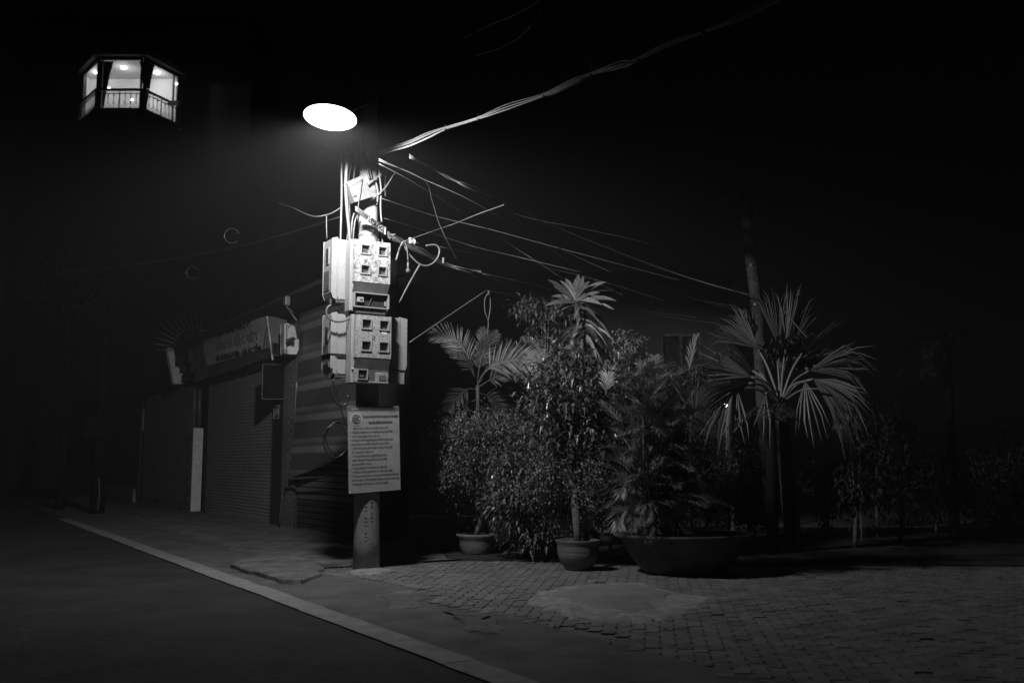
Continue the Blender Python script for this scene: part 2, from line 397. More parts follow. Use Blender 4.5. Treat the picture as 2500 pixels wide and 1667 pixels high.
# upper front box
A_, uu, zz, t0, t1 = meter_front('meter_box', 'upper grime-streaked four-window meter box facing the camera, its lower door hanging open', .17, .40,
    (864, 952, 583, 755), [(.19, .41, .075, .19), (.67, .88, .075, .19), (.19, .41, .365, .475), (.67, .88, .365, .475)], (.60, .735), None, M['boxface'], 0)
dz0, dz1 = zz(.75), zz(.965)
fr = MB(); b = .014
for (c0, c1, e0, e1) in ((uu(0), uu(.97), dz0 - b, dz0), (uu(0), uu(.97), dz1, dz1 + b), (uu(0), uu(0) + b, dz1, dz0), (uu(.97) - b, uu(.97), dz1, dz0)):
    fr.obox(PP((c0 + c1) / 2, t1 - .01, (e0 + e1) / 2), AX, ((c1 - c0) / 2, .03, (e1 - e0) / 2))
fr.build('door_frame', M['box'], A_)
MB().obox(PP((uu(0) + uu(.97)) / 2, t0 + .005, (dz0 + dz1) / 2), AX, ((uu(.97) - uu(0)) / 2 - .012, .004, (dz0 - dz1) / 2)).build('cavity_shade', M['hole'], A_)  # flat black plate: the compartment's shade is in its colour
MB().obox(PP(uu(.2), t0 + .025, zz(.85)), AX, (.045, .02, .032)).build('breaker', M['box'], A_, bevel=.004)
MB().obox(PP(uu(.22), t0 + .047, zz(.85)), AX, (.02, .004, .008)).build('breaker_switch', M['dark'], A_)
MB().obox(PP(uu(.9), t0 + .02, zz(.88)), AX, (.008, .008, .03)).build('bracket', M['box'], A_)
MB().tube(smoothpts([PP(uu(.42), t0 + .02, zz(.95)), PP(uu(.5), t0 + .03, zz(.84)), PP(uu(.58), t0 + .02, zz(.79)), PP(uu(.62), t0 + .02, zz(.8))]), .004, 5).build('lead', M['cablew'], A_)
MB().obox(PP(uu(.8), t1 + .001, zz(.24)), AX, (.055, .001, .013)).build('sticker', M['white'], A_)
text_on('17', PP(uu(.52), t1 + .002, zz(.575)), U, UP, .04, M['print'], 'number', A_)
MB().obox(PP((uu(0) + uu(1)) / 2 - .01, .3, zz(1.03)), AX, (.2, .1, .012)).build('bottom_flange', M['boxdark'], A_)
# lower front box
B_, uu, zz, t0, t1 = meter_front('meter_box', 'lower speckled four-window meter box facing the camera, just above the notice', .17, .40,
    (870, 957, 767, 932), [(.18, .42, .07, .2), (.67, .91, .07, .2), (.18, .42, .395, .525), (.67, .91, .395, .525)], (.635, .80), None, M['boxface2'], 1)
lo = MB(); lo.obox(PP((uu(0) + uu(1)) / 2, t0 - .02, zz(.9)), AX, ((uu(1) - uu(0)) / 2 - .01, .03, (zz(.8) - zz(1)) / 2)); lo.build('lower_tray', M['boxdark'], B_)
fr = MB(); b = .012; x0, x1, y0, y1 = uu(.1), uu(.34), zz(.95), zz(.82)
for (c0, c1, e0, e1) in ((x0 - b, x1 + b, y1, y1 + b), (x0 - b, x1 + b, y0 - b, y0), (x0 - b, x0, y0, y1), (x1, x1 + b, y0, y1)):
    fr.obox(PP((c0 + c1) / 2, t1 - .02, (e0 + e1) / 2), AX, ((c1 - c0) / 2, .025, (e1 - e0) / 2))
fr.build('breaker_frame', M['box'], B_)
MB().obox(PP((x0 + x1) / 2, t0 + .02, zz(.9)), AX, (.03, .012, .016)).build('breaker', M['junction'], B_)
MB().obox(PP(uu(.77), t1 - .03, zz(.915)), AX, (.085, .02, .06)).build('terminal_lid', M['boxface2'], B_, bevel=.006)
MB().obox(PP(uu(.78), t1 - .007, zz(.925)), AX, (.05, .003, .033)).build('lid_panel', M['junction'], B_)
MB().obox(PP(uu(.04), t1 - .03, zz(.9)), AX, (.022, .02, .085)).build('lower_side', M['boxface2'], B_)
MB().obox(PP(uu(.48), t1 - .03, zz(.99)), AX, (.235, .02, .01)).build('lower_lip', M['box'], B_)
MB().obox(PP(uu(.8), t1 + .001, zz(.25)), AX, (.035, .001, .012)).build('sticker', M['white'], B_)
MB().obox(PP(uu(.5), t1 + .001, zz(.34)), AX, (.022, .001, .024)).build('number_plate', M['boxdark'], B_)
MB().obox(PP(uu(.5), t1 + .003, zz(.34)), AX, (.014, .001, .016)).build('number_plate_face', M['box'], B_)
text_on('17', PP(uu(.5) - .011, t1 + .005, zz(.34) - .009), U, UP, .026, M['print'], 'number', B_)
MB().obox(PP(uu(-.02), t1 - .05, zz(.8)), AX, (.012, .012, .008)).build('latch', M['white'], B_)

def meter_side(name, label, pxs, n, zt, zb, side, extras, broken=False):
    """two-meter box mounted on the pole's flank; pxs = front px, seam px, back px at the near face (n)"""
    uf, us, ub = [face_u(p, n) for p in pxs]; n0 = -n
    root = empty(name, PP((uf + ub) / 2, 0, zb), label, 'meter box', 'meter boxes strapped round the pole')
    # back tray
    MB().obox(PP((us + ub) / 2, 0, (zt + zb) / 2), AX, (abs(ub - us) / 2, n, (zt - zb) / 2)).build('back_shell', M['box'], root, bevel=.006)
    # cover: outline in the (u, z) plane with the sloped lower corner
    sg = 1 if uf > us else -1
    if extras.get('slope'):
        prof = [(us, zt + .008), (uf, zt - .01), (uf, zb + .24), (uf - sg * .035, zb + .12), (uf - sg * .035, zb), (us, zb)]
    else:
        prof = [(us, zt + .012), (us + sg * .01, zt + .018), (uf, zt), (uf, zb + .09), (uf - sg * .025, zb + .02), (us, zb)]
    mb = MB(); mb.slab([PP(u_, n + .006, z_) for u_, z_ in prof], -Nn * (2 * n + .012)); mb.build('cover', M['box'], root, bevel=.006)
    # seam bead
    MB().obox(PP(us, n + .009, (zt + zb) / 2), AX, (.006, .006, (zt - zb) / 2)).build('seam_bead', M['box'], root)
    if uf < us:
        for (z1_, z0_, nm) in extras['wins']:
            fr = MB(); c = PP(uf - .004, .0, (z1_ + z0_) / 2)
            fr.obox(c, AX, (.006, .055, (z1_ - z0_) / 2)); f_ = fr.build('window_frame', M['box'], root)
            MB().obox(c - U * .005, AX, (.004, .04, (z1_ - z0_) / 2 - .012)).build('pane', M['hole'], f_)
        MB().obox(PP((us + ub) / 2, 0, zb - .02), AX, (abs(ub - us) / 2 - .01, n - .01, .022)).build('dark_strip', M['boxdark'], root)
        for q in (-.06, .05):
            MB().lathe([(.026, -.06), (.02, -.03), (.012, .0), (.012, .03)], PP(uf + .03 + (.05 if q > 0 else 0), n * .4 if q < 0 else n + .0, zb + .01), 10).build('cable_gland', M['dark'], root)
        MB().obox(PP(uf - .004, -.02, zb + .25), AX, (.004, .1, .13)).build('label_panel', M['junction'], root)
        MB().obox(PP(uf - .006, .03, zb + .17), AX, (.006, .025, .03)).build('breaker_slot', M['dark'], root)
    return root
zt = face_z(812, 582, .15); zb = face_z(812, 729, .15)
C_ = meter_side('meter_box', 'upper pale meter box on the street side of the pole, seen from its flank', (809, 822, 848), .15, zt, zb, -1, {'wins': [(zt - .1, zt - .32, 'w')]})
zt2 = face_z(812, 765, .15); zb2 = face_z(812, 912, .15)
D_ = meter_side('meter_box', 'lower broken meter box on the street side of the pole, below a looping cable', (811, 824, 848), .15, zt2, zb2, -1, {'wins': [(zt2 - .15, zt2 - .36, 'w')]})
MB().obox(PP(face_u(829, .15), 0, zb2 + .255), AX, (.125, .168, .006)).build('tie_band', M['cable'], D_)
MB().obox(PP(face_u(834, .15), .162, zb2 + .235), AX, (.07, .004, .02)).build('crack', M['hole'], D_)
MB().obox(PP(face_u(813, .15), .162, zb2 + .02), AX, (.014, .006, .05)).build('notch', M['hole'], D_)
zt3 = face_z(980, 777, .15); zb3 = face_z(960, 935, .15)
E_ = meter_side('meter_box', 'narrow clean meter box on the right flank of the pole', (994, 976, 957), .15, zt3, zb3, 1, {'slope': True, 'wins': []})
MB().obox(PP(face_u(975, .15), 0, zb3 + .17), AX, (.1, .168, .008)).build('tie_band', M['cable'], E_)

# tilted junction box near the top
JN = .30
cs = [onpl(u, v, PP(0, JN, 0), Nn) for u, v in ((847, 446), (883, 430), (906, 480), (866, 493))]
J = empty('junction_box', sum(cs, V()) / 4, 'small tilted grey junction box wired askew near the top of the pole', 'junction box')
MB().slab(cs, -Nn * .13).build('body', M['junction'], J)
lid = [c + Nn * .012 + (c - J.location) * .05 for c in cs]; MB().slab([lid[0], lid[1], lid[1].lerp(lid[2], .15), lid[0].lerp(lid[3], .28)], -Nn * .008).build('top_flap', M['junction'], J)
MB().slab([lid[0].lerp(lid[3], .32), lid[1].lerp(lid[2], .17), lid[2], lid[3]], -Nn * .008).build('door', M['junction'], J)
c = lid[3].lerp(lid[0], .28).lerp(lid[2], .1); ax2 = ((cs[1] - cs[0]).normalized(), Nn, (cs[0] - cs[3]).normalized())
MB().obox(c + ax2[0] * .01, ax2, (.028, .003, .012)).build('handle_slot', M['hole'], J)
sd = [cs[1] + (cs[1] - cs[0]).normalized() * .02, cs[2] + (cs[2] - cs[3]).normalized() * .055 - UP * .05]
MB().slab([cs[1] + Nn * .014, cs[2] + Nn * .014, sd[1] + Nn * .014, sd[1] - U * .012 + Nn * .014 + UP * .03], -Nn * .13).build('side_flap', M['junction'], J)
# steel brackets
br = empty('crossarm', PP(.1, .2, 4.75), 'short perforated steel bracket bolted across the pole behind the tilted junction box', 'bracket')
def pn(u, v, n): return onpl(u, v, PP(0, n, 0), Nn)
MB().slab([pn(868, 497, .2), pn(868, 503, .2), pn(931, 473, .2), pn(930, 467, .2)], -Nn * .03).build('angle_bar', M['steel'], br)
MB().slab([pn(897, 447, .2), pn(899, 452, .2), pn(932, 428, .2), pn(930, 423, .2)], -Nn * .03).build('angle_bar', M['steel'], br)
for (u, v) in ((918, 476), (926, 472), (912, 440), (921, 434)): MB().obox(pn(u, v, .204), AX, (.007, .004, .007)).build('bolt', M['dark'], br)

# ------------------------------------------------------------------ street lamp
LC = at(806, 288, 10.95)
LN = V((tan(radians(-3)), tan(radians(-10)), -1)).normalized()
lamp = empty('street_lamp', LC, 'round glowing street lamp hung out over the road from the pole', 'street lamp')
e1 = (V((1, 0, 0)) - LN * LN.x).normalized(); e2 = LN.cross(e1); LA = (e1, e2, LN)
MB().lathe([(.300, -.008), (.300, 0), (.293, .004), (.26, .008), (.16, .012), (.05, .014)], LC, 48, ax=LA).build('lens', emat('lamp_glow', 12), lamp, smooth=True)
MB().lathe([(.301, -.002), (.303, .0), (.303, -.01), (.27, -.035), (.2, -.05), (.08, -.055), (.05, -.06)], LC, 48, ax=LA).build('housing', M['dark'], lamp, smooth=True)
topj = LC - LN * .055
MB().tube(smoothpts([topj, topj + V((.0, .3, .12)), topj + V((.05, 1.0, .4)), pax(6.3)]), .028, 10).build('arm', M['steel'], lamp, smooth=True)
MB().tube([pax(6.22), pax(6.38)], prad(6.3) + .012, 24).build('arm_clamp', M['steel'], lamp)
ld = bpy.data.lights.new('lamp_beam', 'AREA'); ld.shape = 'DISK'; ld.size = .34; ld.energy = 420
lo_ = bpy.data.objects.new('lamp_beam', ld); COL.objects.link(lo_); lo_.parent = lamp
BN = V((.0, tan(radians(6)), -1)).normalized()
lo_.location = LN * .055; lo_.rotation_mode = 'QUATERNION'; lo_.rotation_quaternion = BN.to_track_quat('-Z', 'Y')
ld.use_nodes = True; t = ld.node_tree; em = t.nodes['Emission']
g = t.nodes.new('ShaderNodeNewGeometry'); dp = t.nodes.new('ShaderNodeVectorMath'); dp.operation = 'DOT_PRODUCT'; dp.inputs[1].default_value = BN
t.links.new(g.outputs['Incoming'], dp.inputs[0])
ab = t.nodes.new('ShaderNodeMath'); ab.operation = 'ABSOLUTE'; t.links.new(dp.outputs['Value'], ab.inputs[0])
fc = t.nodes.new('ShaderNodeFloatCurve'); cv = fc.mapping.curves[0]   # wide street optic: strongest to the sides
pts = [(0, 0), (.03, .1), (.08, .38), (.16, .62), (.3, .85), (.45, .8), (.65, .47), (.85, .41), (1, .4)]
cv.points[0].location = pts[0]; cv.points[1].location = pts[-1]
for p in pts[1:-1]: cv.points.new(*p)
fc.mapping.update(); t.links.new(ab.outputs[0], fc.inputs['Value'])
mx = t.nodes.new('ShaderNodeMath'); mx.operation = 'MAXIMUM'; mx.inputs[1].default_value = .03; t.links.new(ab.outputs[0], mx.inputs[0])
dv = t.nodes.new('ShaderNodeMath'); dv.operation = 'DIVIDE'; t.links.new(fc.outputs[0], dv.inputs[0]); t.links.new(mx.outputs[0], dv.inputs[1])
d2 = t.nodes.new('ShaderNodeVectorMath'); d2.operation = 'DOT_PRODUCT'; d2.inputs[1].default_value = (-.06, .98, 0); t.links.new(g.outputs['Incoming'], d2.inputs[0])
m2 = t.nodes.new('ShaderNodeMath'); m2.operation = 'MULTIPLY_ADD'; m2.inputs[1].default_value = .62; m2.inputs[2].default_value = .6; t.links.new(d2.outputs['Value'], m2.inputs[0])
m3 = t.nodes.new('ShaderNodeMath'); m3.operation = 'MULTIPLY'; t.links.new(m2.outputs[0], m3.inputs[0]); t.links.new(dv.outputs[0], m3.inputs[1])
t.links.new(m3.outputs[0], em.inputs['Strength'])

# ------------------------------------------------------------------ notice on the pole
SN = .22
q = [onpl(u, v, PP(0, SN, 0), Nn) for u, v in ((849, 991), (974, 991), (978, 1195), (852, 1205))]
notice = empty('notice_board', (q[2] + q[3]) / 2, 'tall printed notice panel with a round emblem, tied crookedly to the pole', 'notice')
MB().slab(q, -Nn * .018).build('panel', M['sign'], notice)
def qq(a, b, off=.002): return (q[0].lerp(q[1], a)).lerp(q[3].lerp(q[2], a), b) + Nn * off
MB().slab([qq(0.005, 0.004), qq(.995, .004), qq(.995, .055), qq(.005, .055)], -Nn * .001).build('header_band', M['signdark'], notice)
xd = (qq(1, .5) - qq(0, .5)).normalized(); ud = (qq(.5, 0) - qq(.5, 1)).normalized(); SW = (qq(1, .5) - qq(0, .5)).length; SH = (qq(.5, 0) - qq(.5, 1)).length
def line(s, a0, a1, b, size, mat=None, bold=0): return text_on(s, qq(a0, b, .004), xd, ud, size, mat or M['print'], 'lettering', notice, width=(a1 - a0) * SW, bold=bold)
line('AN NINH', .07, .2, .046, .03, M['printpale'])
line('ỦY BAN NHÂN DÂN PHƯỜNG NỘI DUNG VẬN ĐỘNG', .28, .97, .135, .036, None, .001)
line('THỰC HIỆN NẾP SỐNG VĂN MINH ĐÔ THỊ', .39, .86, .205, .036, None, .0015)
body = ['1. Giữ gìn vệ sinh. Không xả rác bừa bãi tại khu phố', '2. Sắp xếp phương tiện giao thông đúng nơi quy định đường', 'và nơi công cộng ở khu dân cư', '3. Không lấn chiếm lòng đường, vỉa hè để kinh doanh buôn', 'bán và không treo biển quảng cáo sai quy định', '4. Chấp hành nghiêm chỉnh luật giao thông và trật tự đô', 'thị của khu dân cư', '5. Tích cực tham gia xây dựng nếp sống văn minh', 'tuyên truyền vận động gia đình cùng thực hiện', 'các quy định chung', '6. Cùng nhau giữ gìn môi trường xanh sạch đẹp', '7. Nâng cao ý thức cộng đồng và tinh thần trách nhiệm', '8. Tham gia các phong trào toàn dân đoàn kết xây dựng đời sống văn', 'hóa ở khu dân cư, phòng chống tội phạm và các tệ nạn xã hội ở địa', 'phương, kịp thời báo cáo với chính quyền']
ends = [.76, .86, .6, .86, .77, .85, .48, .73, .74, .43, .74, .85, .97, .97, .75]
for k, (s_, e_) in enumerate(zip(body, ends)): line(s_, .06, e_, .265 + k * .0455, .034)
ec = qq(.155, .155, .004); em_ = MB()
def disc(c, r, n=28): return [c + xd * (r * cos(2 * pi * k / n)) + ud * (r * sin(2 * pi * k / n)) for k in range(n)]
MB().slab(disc(ec, .082), -Nn * .001).build('emblem_ring', M['printpale'], notice)
MB().slab(disc(ec + Nn * .001, .075), -Nn * .0008).build('emblem_line', M['print'], notice)
MB().slab(disc(ec + Nn * .0022, .071), -Nn * .0008).build('emblem_band', M['printpale'], notice)
MB().slab(disc(ec + Nn * .0034, .064), -Nn * .0008).build('emblem_field', M['print'], notice)
mb = MB(); random.seed(3)
for k in range(44):
    r = .056 * sqrt(random.random()); a_ = random.random() * 6.28; c_ = ec + Nn * .0048 + xd * r * cos(a_) + ud * r * sin(a_)
    b_ = random.random() * 6.28; l_ = random.uniform(.004, .009)
    mb.quad(*[c_ + xd * l_ * cos(b_ + w_) * s_ + ud * l_ * sin(b_ + w_) * s_ for w_, s_ in ((0, 1), (1.57, .5), (3.14, 1), (4.71, .5))])
mb.build('emblem_figure', M['printpale'], notice)
random.seed(11)
MB().lathe([(.01, 0), (.01, .006)], qq(.02, .985), 8, ax=(U, UP, Nn)).build('screw', M['white'], notice)
# stencilled number on the pole, reading downwards
def pole_text(s, ang, z, size, name='stencil'):
    for k, ch in enumerate(s):
        z_ = z - k * size * .95; zr = prad(z_) + .002
        dir_ = V((sin(ang), -cos(ang), 0)); tan_ = V((cos(ang), sin(ang), 0))
        if ch != ' ': text_on(ch, pax(z_) + dir_ * zr + tan_ * (-size * .3), -UP, tan_, size, M['print'], name, pole)
pole_text('0903 862 571', .08, 1.18 - .24, .05); pole_text('BH CAT', .55, .9, .05)

# ------------------------------------------------------------------ cables
def cable(name, pts, r, mat, label=None, cat='cable', group=None, parent=None, k=6, n=6):
    P = smoothpts(pts, k); o = MB().tube(P, r, n).build(name, mat, parent, origin=P[0] if not parent else None, smooth=True)
    if not parent: tag(o, label, cat, group)
    return o
def px(L_, n=None, Y=None):
    """photo points -> places, either on a plane n in front of the pole axis or at depth Y"""
    out = []
    for p in L_:
        if n is not None: out.append(pn(p[0], p[1], n if len(p) < 3 else p[2]))
        else: out.append(at(p[0], p[1], p[2] if len(p) > 2 else Y))
    return out
G1 = 'cables running down the pole'
cable('cable', px([(836, 380), (834, 420), (834, 480), (832, 560), (831, 592)], .1), .016, M['cablew'], 'straight thin cable standing clear of the pole at its far left', group=G1)
cable('conduit', px([(856, 345), (848, 390), (844, 450), (848, 520), (852, 560), (854, 600), (853, 660), (855, 740), (853, 830), (856, 930)], .22), .024, M['cableg'], 'thick conduit bowing past the tilted junction box down to the notice', 'conduit', G1)
cable('cable', px([(862, 370), (858, 400), (852, 430), (850, 470), (854, 520), (850, 560), (846, 595)], .12), .013, M['cable'], 'dark cable weaving just behind the thick conduit', group=G1)
cable('cable', px([(868, 375), (865, 420), (862, 445)], .14), .012, M['cable'], 'short dark cable ending at the tilted junction box', group=G1)
cable('cable', px([(886, 372), (893, 400), (903, 440)], .17), .012, M['cable'], 'left of two dark cables slanting across the top of the pole', group=G1)
cable('cable', px([(891, 372), (900, 405), (909, 440)], .17), .01, M['cable'], 'right of two dark cables slanting across the top of the pole', group=G1)
cable('cable', px([(920, 355), (924, 400), (928, 440), (931, 470)], .2), .012, M['wirelight'], 'pale rod-like cable from the dark down to the steel bracket', group=G1)
cable('cable', px([(930, 478), (929, 500), (930, 525), (932, 542)], .2), .012, M['wirelight'], 'pale cable tail hanging under the steel bracket', group=G1)
cable('cable', px([(918, 446), (922, 465), (922, 482), (920, 500)], .18), .012, M['wirelight'], 'short pale cable beside the open side flap', group=G1)
cable('cable', px([(944, 410), (940, 450), (941, 480)], .0), .010, M['cableg'], 'faint grey cable hanging right of the steel bracket', group=G1)
cable('cable', px([(865, 520), (860, 540), (858, 575), (857, 600)], .16), .018, M['cable'], 'black cable curving down left of the pole above the boxes', group=G1)
cable('cable', px([(874, 522), (866, 545), (861, 600)], .17), .014, M['cable'], 'black cable hugging the pole above the boxes', group=G1)
cable('cable', px([(918, 545), (922, 570), (924, 592)], .05), .014, M['cableg'], 'grey cable right of the pole dropping behind the upper box', group=G1)
cable('cable', px([(926, 552), (932, 575), (934, 595)], .05), .013, M['cableg'], 'second grey cable right of the pole dropping behind the upper box', group=G1)
cable('wire', px([(884, 438), (880, 470), (875, 500), (873, 540)], .34), .006, M['cable'], 'thin dark wire hanging across the front of the tilted junction box', 'wire')
cable('wire', px([(1010, 354), (975, 405), (945, 452), (931, 469)], .2), .009, M['wirelight'], 'straight pale wire from the overhead bundle to the steel bracket', 'wire')
cable('cable_loop', px([(808, 744), (799, 752), (797, 765), (803, 777), (820, 785), (840, 783), (856, 774), (862, 765)], .27), .014, M['cableg'], 'grey cable looping in front of the lower street-side meter box', 'cable')
cable('cable_loop', px([(815, 925), (811, 950), (815, 975), (830, 990), (845, 985), (850, 965)], .2), .015, M['cable'], 'black cable looping under the lower street-side meter box', 'cable')
cable('cable_loop', px([(840, 925), (836, 950), (827, 975), (836, 1010), (846, 1040)], .2), .008, M['cable'], 'thin black cable dropping from the boxes to the coil', 'cable')
coil = empty('cable_coil', pn(820, 1080, .2), 'black cable wound in a loose coil left of the notice', 'cable')
for k, (dx, dy) in enumerate(((0, 0), (4, -3), (-3, 4))):
    P = [pn(822 + dx + 30 * cos(a_), 1072 + dy + 40 * sin(a_), .18 + .01 * k) for a_ in [radians(x) for x in range(-10, 351, 24)]]
    MB().tube(smoothpts(P, 3), .008, 6).build('turn', M['cable'] if k else M['cablew'], coil, smooth=True)
# cables drooping away to the left of the pole
cable('cable', px([(835, 505, 12.9), (815, 518, 12.9), (797, 525, 12.9), (770, 529, 12.9), (745, 522, 13), (715, 508, 13.3), (680, 497, 14)]), .011, M['cable'], 'slack cable sagging left of the pole below the lamp')
cable('cable', px([(797, 526, 12.9), (797, 550, 12.9), (798, 584, 12.9)]), .010, M['cable'], 'loose cable end hanging from the slack cable')
cable('wire', px([(775, 355, 12.4), (800, 366, 12.6), (835, 378, 12.8)]), .005, M['cable'], 'thin dim wire under the lamp', 'wire')
cable('wire', px([(-30, 682, 19), (120, 668, 18.6), (300, 651, 18), (490, 620, 17.2), (650, 585, 16), (830, 530, 13.4)]), .009, M['cable'], 'long faint wire crossing the left side above the trees', 'wire')
for (u, v, r, Y, lb) in ((566, 576, 18, 13.2, 'upper of two faint wire rings hanging in the dark left of the lamp'), (470, 666, 15, 15, 'lower of two faint wire rings hanging in the dark left of the lamp')):
    cable('wire_ring', [at(u + r * cos(x), v + r * sin(x), Y) for x in [radians(y) for y in range(40, 350, 25)]], .0025, M['cable'], lb, 'wire')
# the big overhead bundle running along the road towards the camera
def rl(u, v, off=-.22): return onpl(u, v, V((PX, PY, 0)) + U * off, U)
main = [(925, 372), (960, 362), (1000, 350), (1050, 328), (1090, 313), (1170, 288), (1240, 262), (1330, 232), (1400, 200), (1445, 181), (1520, 158), (1560, 143), (1640, 103), (1720, 76), (1800, 46), (1880, 4), (1960, -40)]
M3 = [rl(u, v) for u, v in main]
bun = empty('cable_bundle', M3[0], 'bundle of tied overhead cables rising from the pole to the upper right', 'cable')
ties = [4, 5, 7, 9, 11, 13]
random.seed(5)
for s_ in range(8):
    P = []
    for i, p in enumerate(M3):
        if i == 0: ou_, oz_ = random.uniform(-.02, .02), random.uniform(-.032, .032)
        if i in ties and random.random() < .4: oz_ = random.uniform(-.032, .032)
        kk = .45 if i in ties else 1.0
        P.append(p + U * (ou_ * kk) + UP * (oz_ * kk + random.uniform(-.004, .004)))
    MB().tube(smoothpts(P, 6), random.choice([.006, .008, .01]), 6).build('strand', random.choice([M['cableg'], M['wirelight'], M['cablew'], M['cablew']]), bun, smooth=True)
for i in ties:
    MB().tube([M3[i] - UP * .035 - U * .01, M3[i] + UP * .04 + D * .01], .012, 6).build('tie', M['cable'], bun)
cable('wire', [rl(1443, 183), rl(1445, 90), rl(1447, -20)], .005, M['cableg'], 'vertical wire dropping from above to the overhead bundle', 'wire')
cable('wire', px([(1320, 0, 9), (1260, 35, 9.6), (1195, 62, 10.2), (1130, 95, 11)]), .006, M['cablew'], 'upper of two faint wires crossing the top of the sky', 'wire')
cable('wire', px([(1335, 10, 9), (1290, 70, 9.4), (1240, 110, 10), (1160, 138, 10.8)]), .005, M['cablew'], 'lower curving faint wire near the top of the sky', 'wire')
# service lines to the back right
G2 = 'service lines running back from the pole'
def far(L_, y0, y1, dx=0, dv=0): 
    n = len(L_); out = []
    for i, (u, v) in enumerate(L_):
        Y_ = y0 + (y1 - y0) * (i / (n - 1)) ** 1.3; r = ray(u, v); zmax = 5.08 - .08 * min(1, i / 3) - .85 * (i / (n - 1)) ** 1.5
        if r.z > 0 and H + r.z / r.y * Y_ > zmax: Y_ = (zmax - H) * r.y / r.z      # the lines hang below lamp height
        out.append(at(u, v, Y_))
    return out
w1 = [(1000, 382), (1060, 415), (1100, 436), (1145, 457), (1235, 492), (1290, 522), (1330, 545), (1400, 582), (1500, 640), (1600, 690), (1700, 730), (1790, 752), (1830, 765)]
bun2 = empty('cable_bundle', far(w1, 12.9, 27)[0], 'long pale cable bundle sloping from the pole down to the fan palm', 'cable')
for k in range(3):
    P = far(w1, 12.9, 27); P = [p + V((0, 0, random.uniform(-.025, .025) * (1 + i * .1))) for i, p in enumerate(P)]
    MB().tube(smoothpts(P, 5), .005 + .002 * (k == 0), 5).build('strand', M['wirelight'], bun2, smooth=True)
P = far([(1320, 540), (1450, 592), (1600, 650), (1720, 690), (1830, 720)], 17, 29); MB().tube(smoothpts(P), .012, 5).build('strand', M['cableg'], bun2, smooth=True)
lines = [([(930, 484), (1060, 527), (1200, 561), (1350, 602), (1500, 642), (1680, 690)], 'first', .005, 'pale wire leaving the bracket and crossing the others low down', 'wirelight'),
 ([(925, 400), (1012, 447), (1130, 520), (1250, 600), (1310, 638), (1380, 685)], '', .004, 'steep wire running down to the rosette-leaved tree', 'cableg'),
 ([(925, 388), (1032, 437), (1130, 480), (1250, 545), (1390, 618), (1500, 668)], '', .004, 'wire dropping just under the long pale bundle', 'cableg'),
 ([(938, 533), (1050, 567), (1160, 603), (1250, 624), (1420, 665)], '', .004, 'thin wire starting above the upper meter box', 'cablew'),
 ([(1235, 492), (1290, 565), (1370, 625), (1460, 690), (1520, 720)], '', .004, 'faint wire falling behind the rosette-leaved tree', 'cablew'),
 ([(1075, 603), (1200, 628), (1340, 655), (1480, 690), (1640, 740)], '', .004, 'faint wire continuing from the round cable loop', 'cablew'),
 ([(1000, 382), (1100, 430), (1250, 520), (1430, 560), (1600, 600), (1830, 680), (2100, 760)], '', .004, 'faint high wire reaching the coconut trunk', 'cablew'),
 ([(1860, 800), (2060, 822), (2250, 826), (2420, 824)], '', .008, 'faint wire beyond the fan palm at the far right', 'cableg')]
for L_, _, r, lb, mt in lines: cable('wire', far(L_, 12.9 if L_[0][0] < 1100 else 17, 24), r, M[mt], lb, 'wire')
low = [(868, 510), (905, 537), (940, 565), (985, 592), (1030, 615), (1065, 633), (1110, 655), (1175, 669)]
lowb = empty('cable_bundle', at(905, 535, 12.7), 'untidy dark cable bundle leaving the pole above the upper meter box', 'cable')
for k in range(8):
    P = far([(u, v + random.uniform(-8, 8) * (0.6 if i in (0, 6) else 1)) for i, (u, v) in enumerate(low)], 12.6, 15.2)
    MB().tube(smoothpts(P, 5), random.choice([.008, .011, .014]), 6).build('strand', random.choice([M['cablew'], M['cableg'], M['cable'], M['wirelight']]), lowb, smooth=True)
for k, L_ in enumerate(([(1175, 669), (1230, 690), (1300, 720), (1400, 765), (1500, 800), (1650, 828)], [(1175, 667), (1300, 695), (1450, 735), (1600, 768), (1750, 790)])):
    MB().tube(smoothpts(far(L_, 15.2, 23), 5), .006, 5).build('strand', M['cableg'] if k else M['wirelight'], lowb, smooth=True)
for i, (u, v) in enumerate(((905, 537), (940, 565), (1082, 636), (1170, 668))):
    p = at(u, v, (12.8, 13.1, 14.3, 15.1)[i]); MB().tube([p - UP * .045, p + UP * .04], .02, 6).build('tie', M['cable'], lowb)
for k in range(16):
    u = random.uniform(900, 965); v = 535 + (u - 900) * .72; c_ = at(u, v, 12.75); r = random.uniform(.02, .05)
    MB().tube(smoothpts([c_ + V((r * cos(x), random.uniform(-.02, .02), r * sin(x) * 1.2)) for x in [random.random() * 3 + y * .9 for y in range(5)]], 4), .0045, 5).build('loose_end', random.choice([M['wirelight'], M['cableg'], M['cable']]), lowb, smooth=True)
cable('wire', far([(985, 590), (1050, 567), (1110, 546), (1170, 522), (1232, 500)], 12.9, 15.5), .006, M['cableg'], 'wire rising from the bundle knot to the long pale bundle', 'wire')
cable('wire', far([(925, 392), (1033, 438), (1055, 490), (1070, 540), (1090, 585), (1120, 642)], 13, 15), .004, M['cableg'], 'slack wire falling steeply across the other lines', 'wire')
cable('wire', px([(1000, 836, 12.9), (1095, 771, 13.6), (1188, 709, 14.4)]), .008, M['wirelight'], 'straight taut pale wire from the right meter box up to a wire peak', 'wire')
cable('wire', far([(1188, 709), (1260, 722), (1330, 729), (1450, 745), (1600, 762), (1700, 775)], 14.4, 22), .004, M['wirelight'], 'pale wire running on from the wire peak to the right', 'wire')
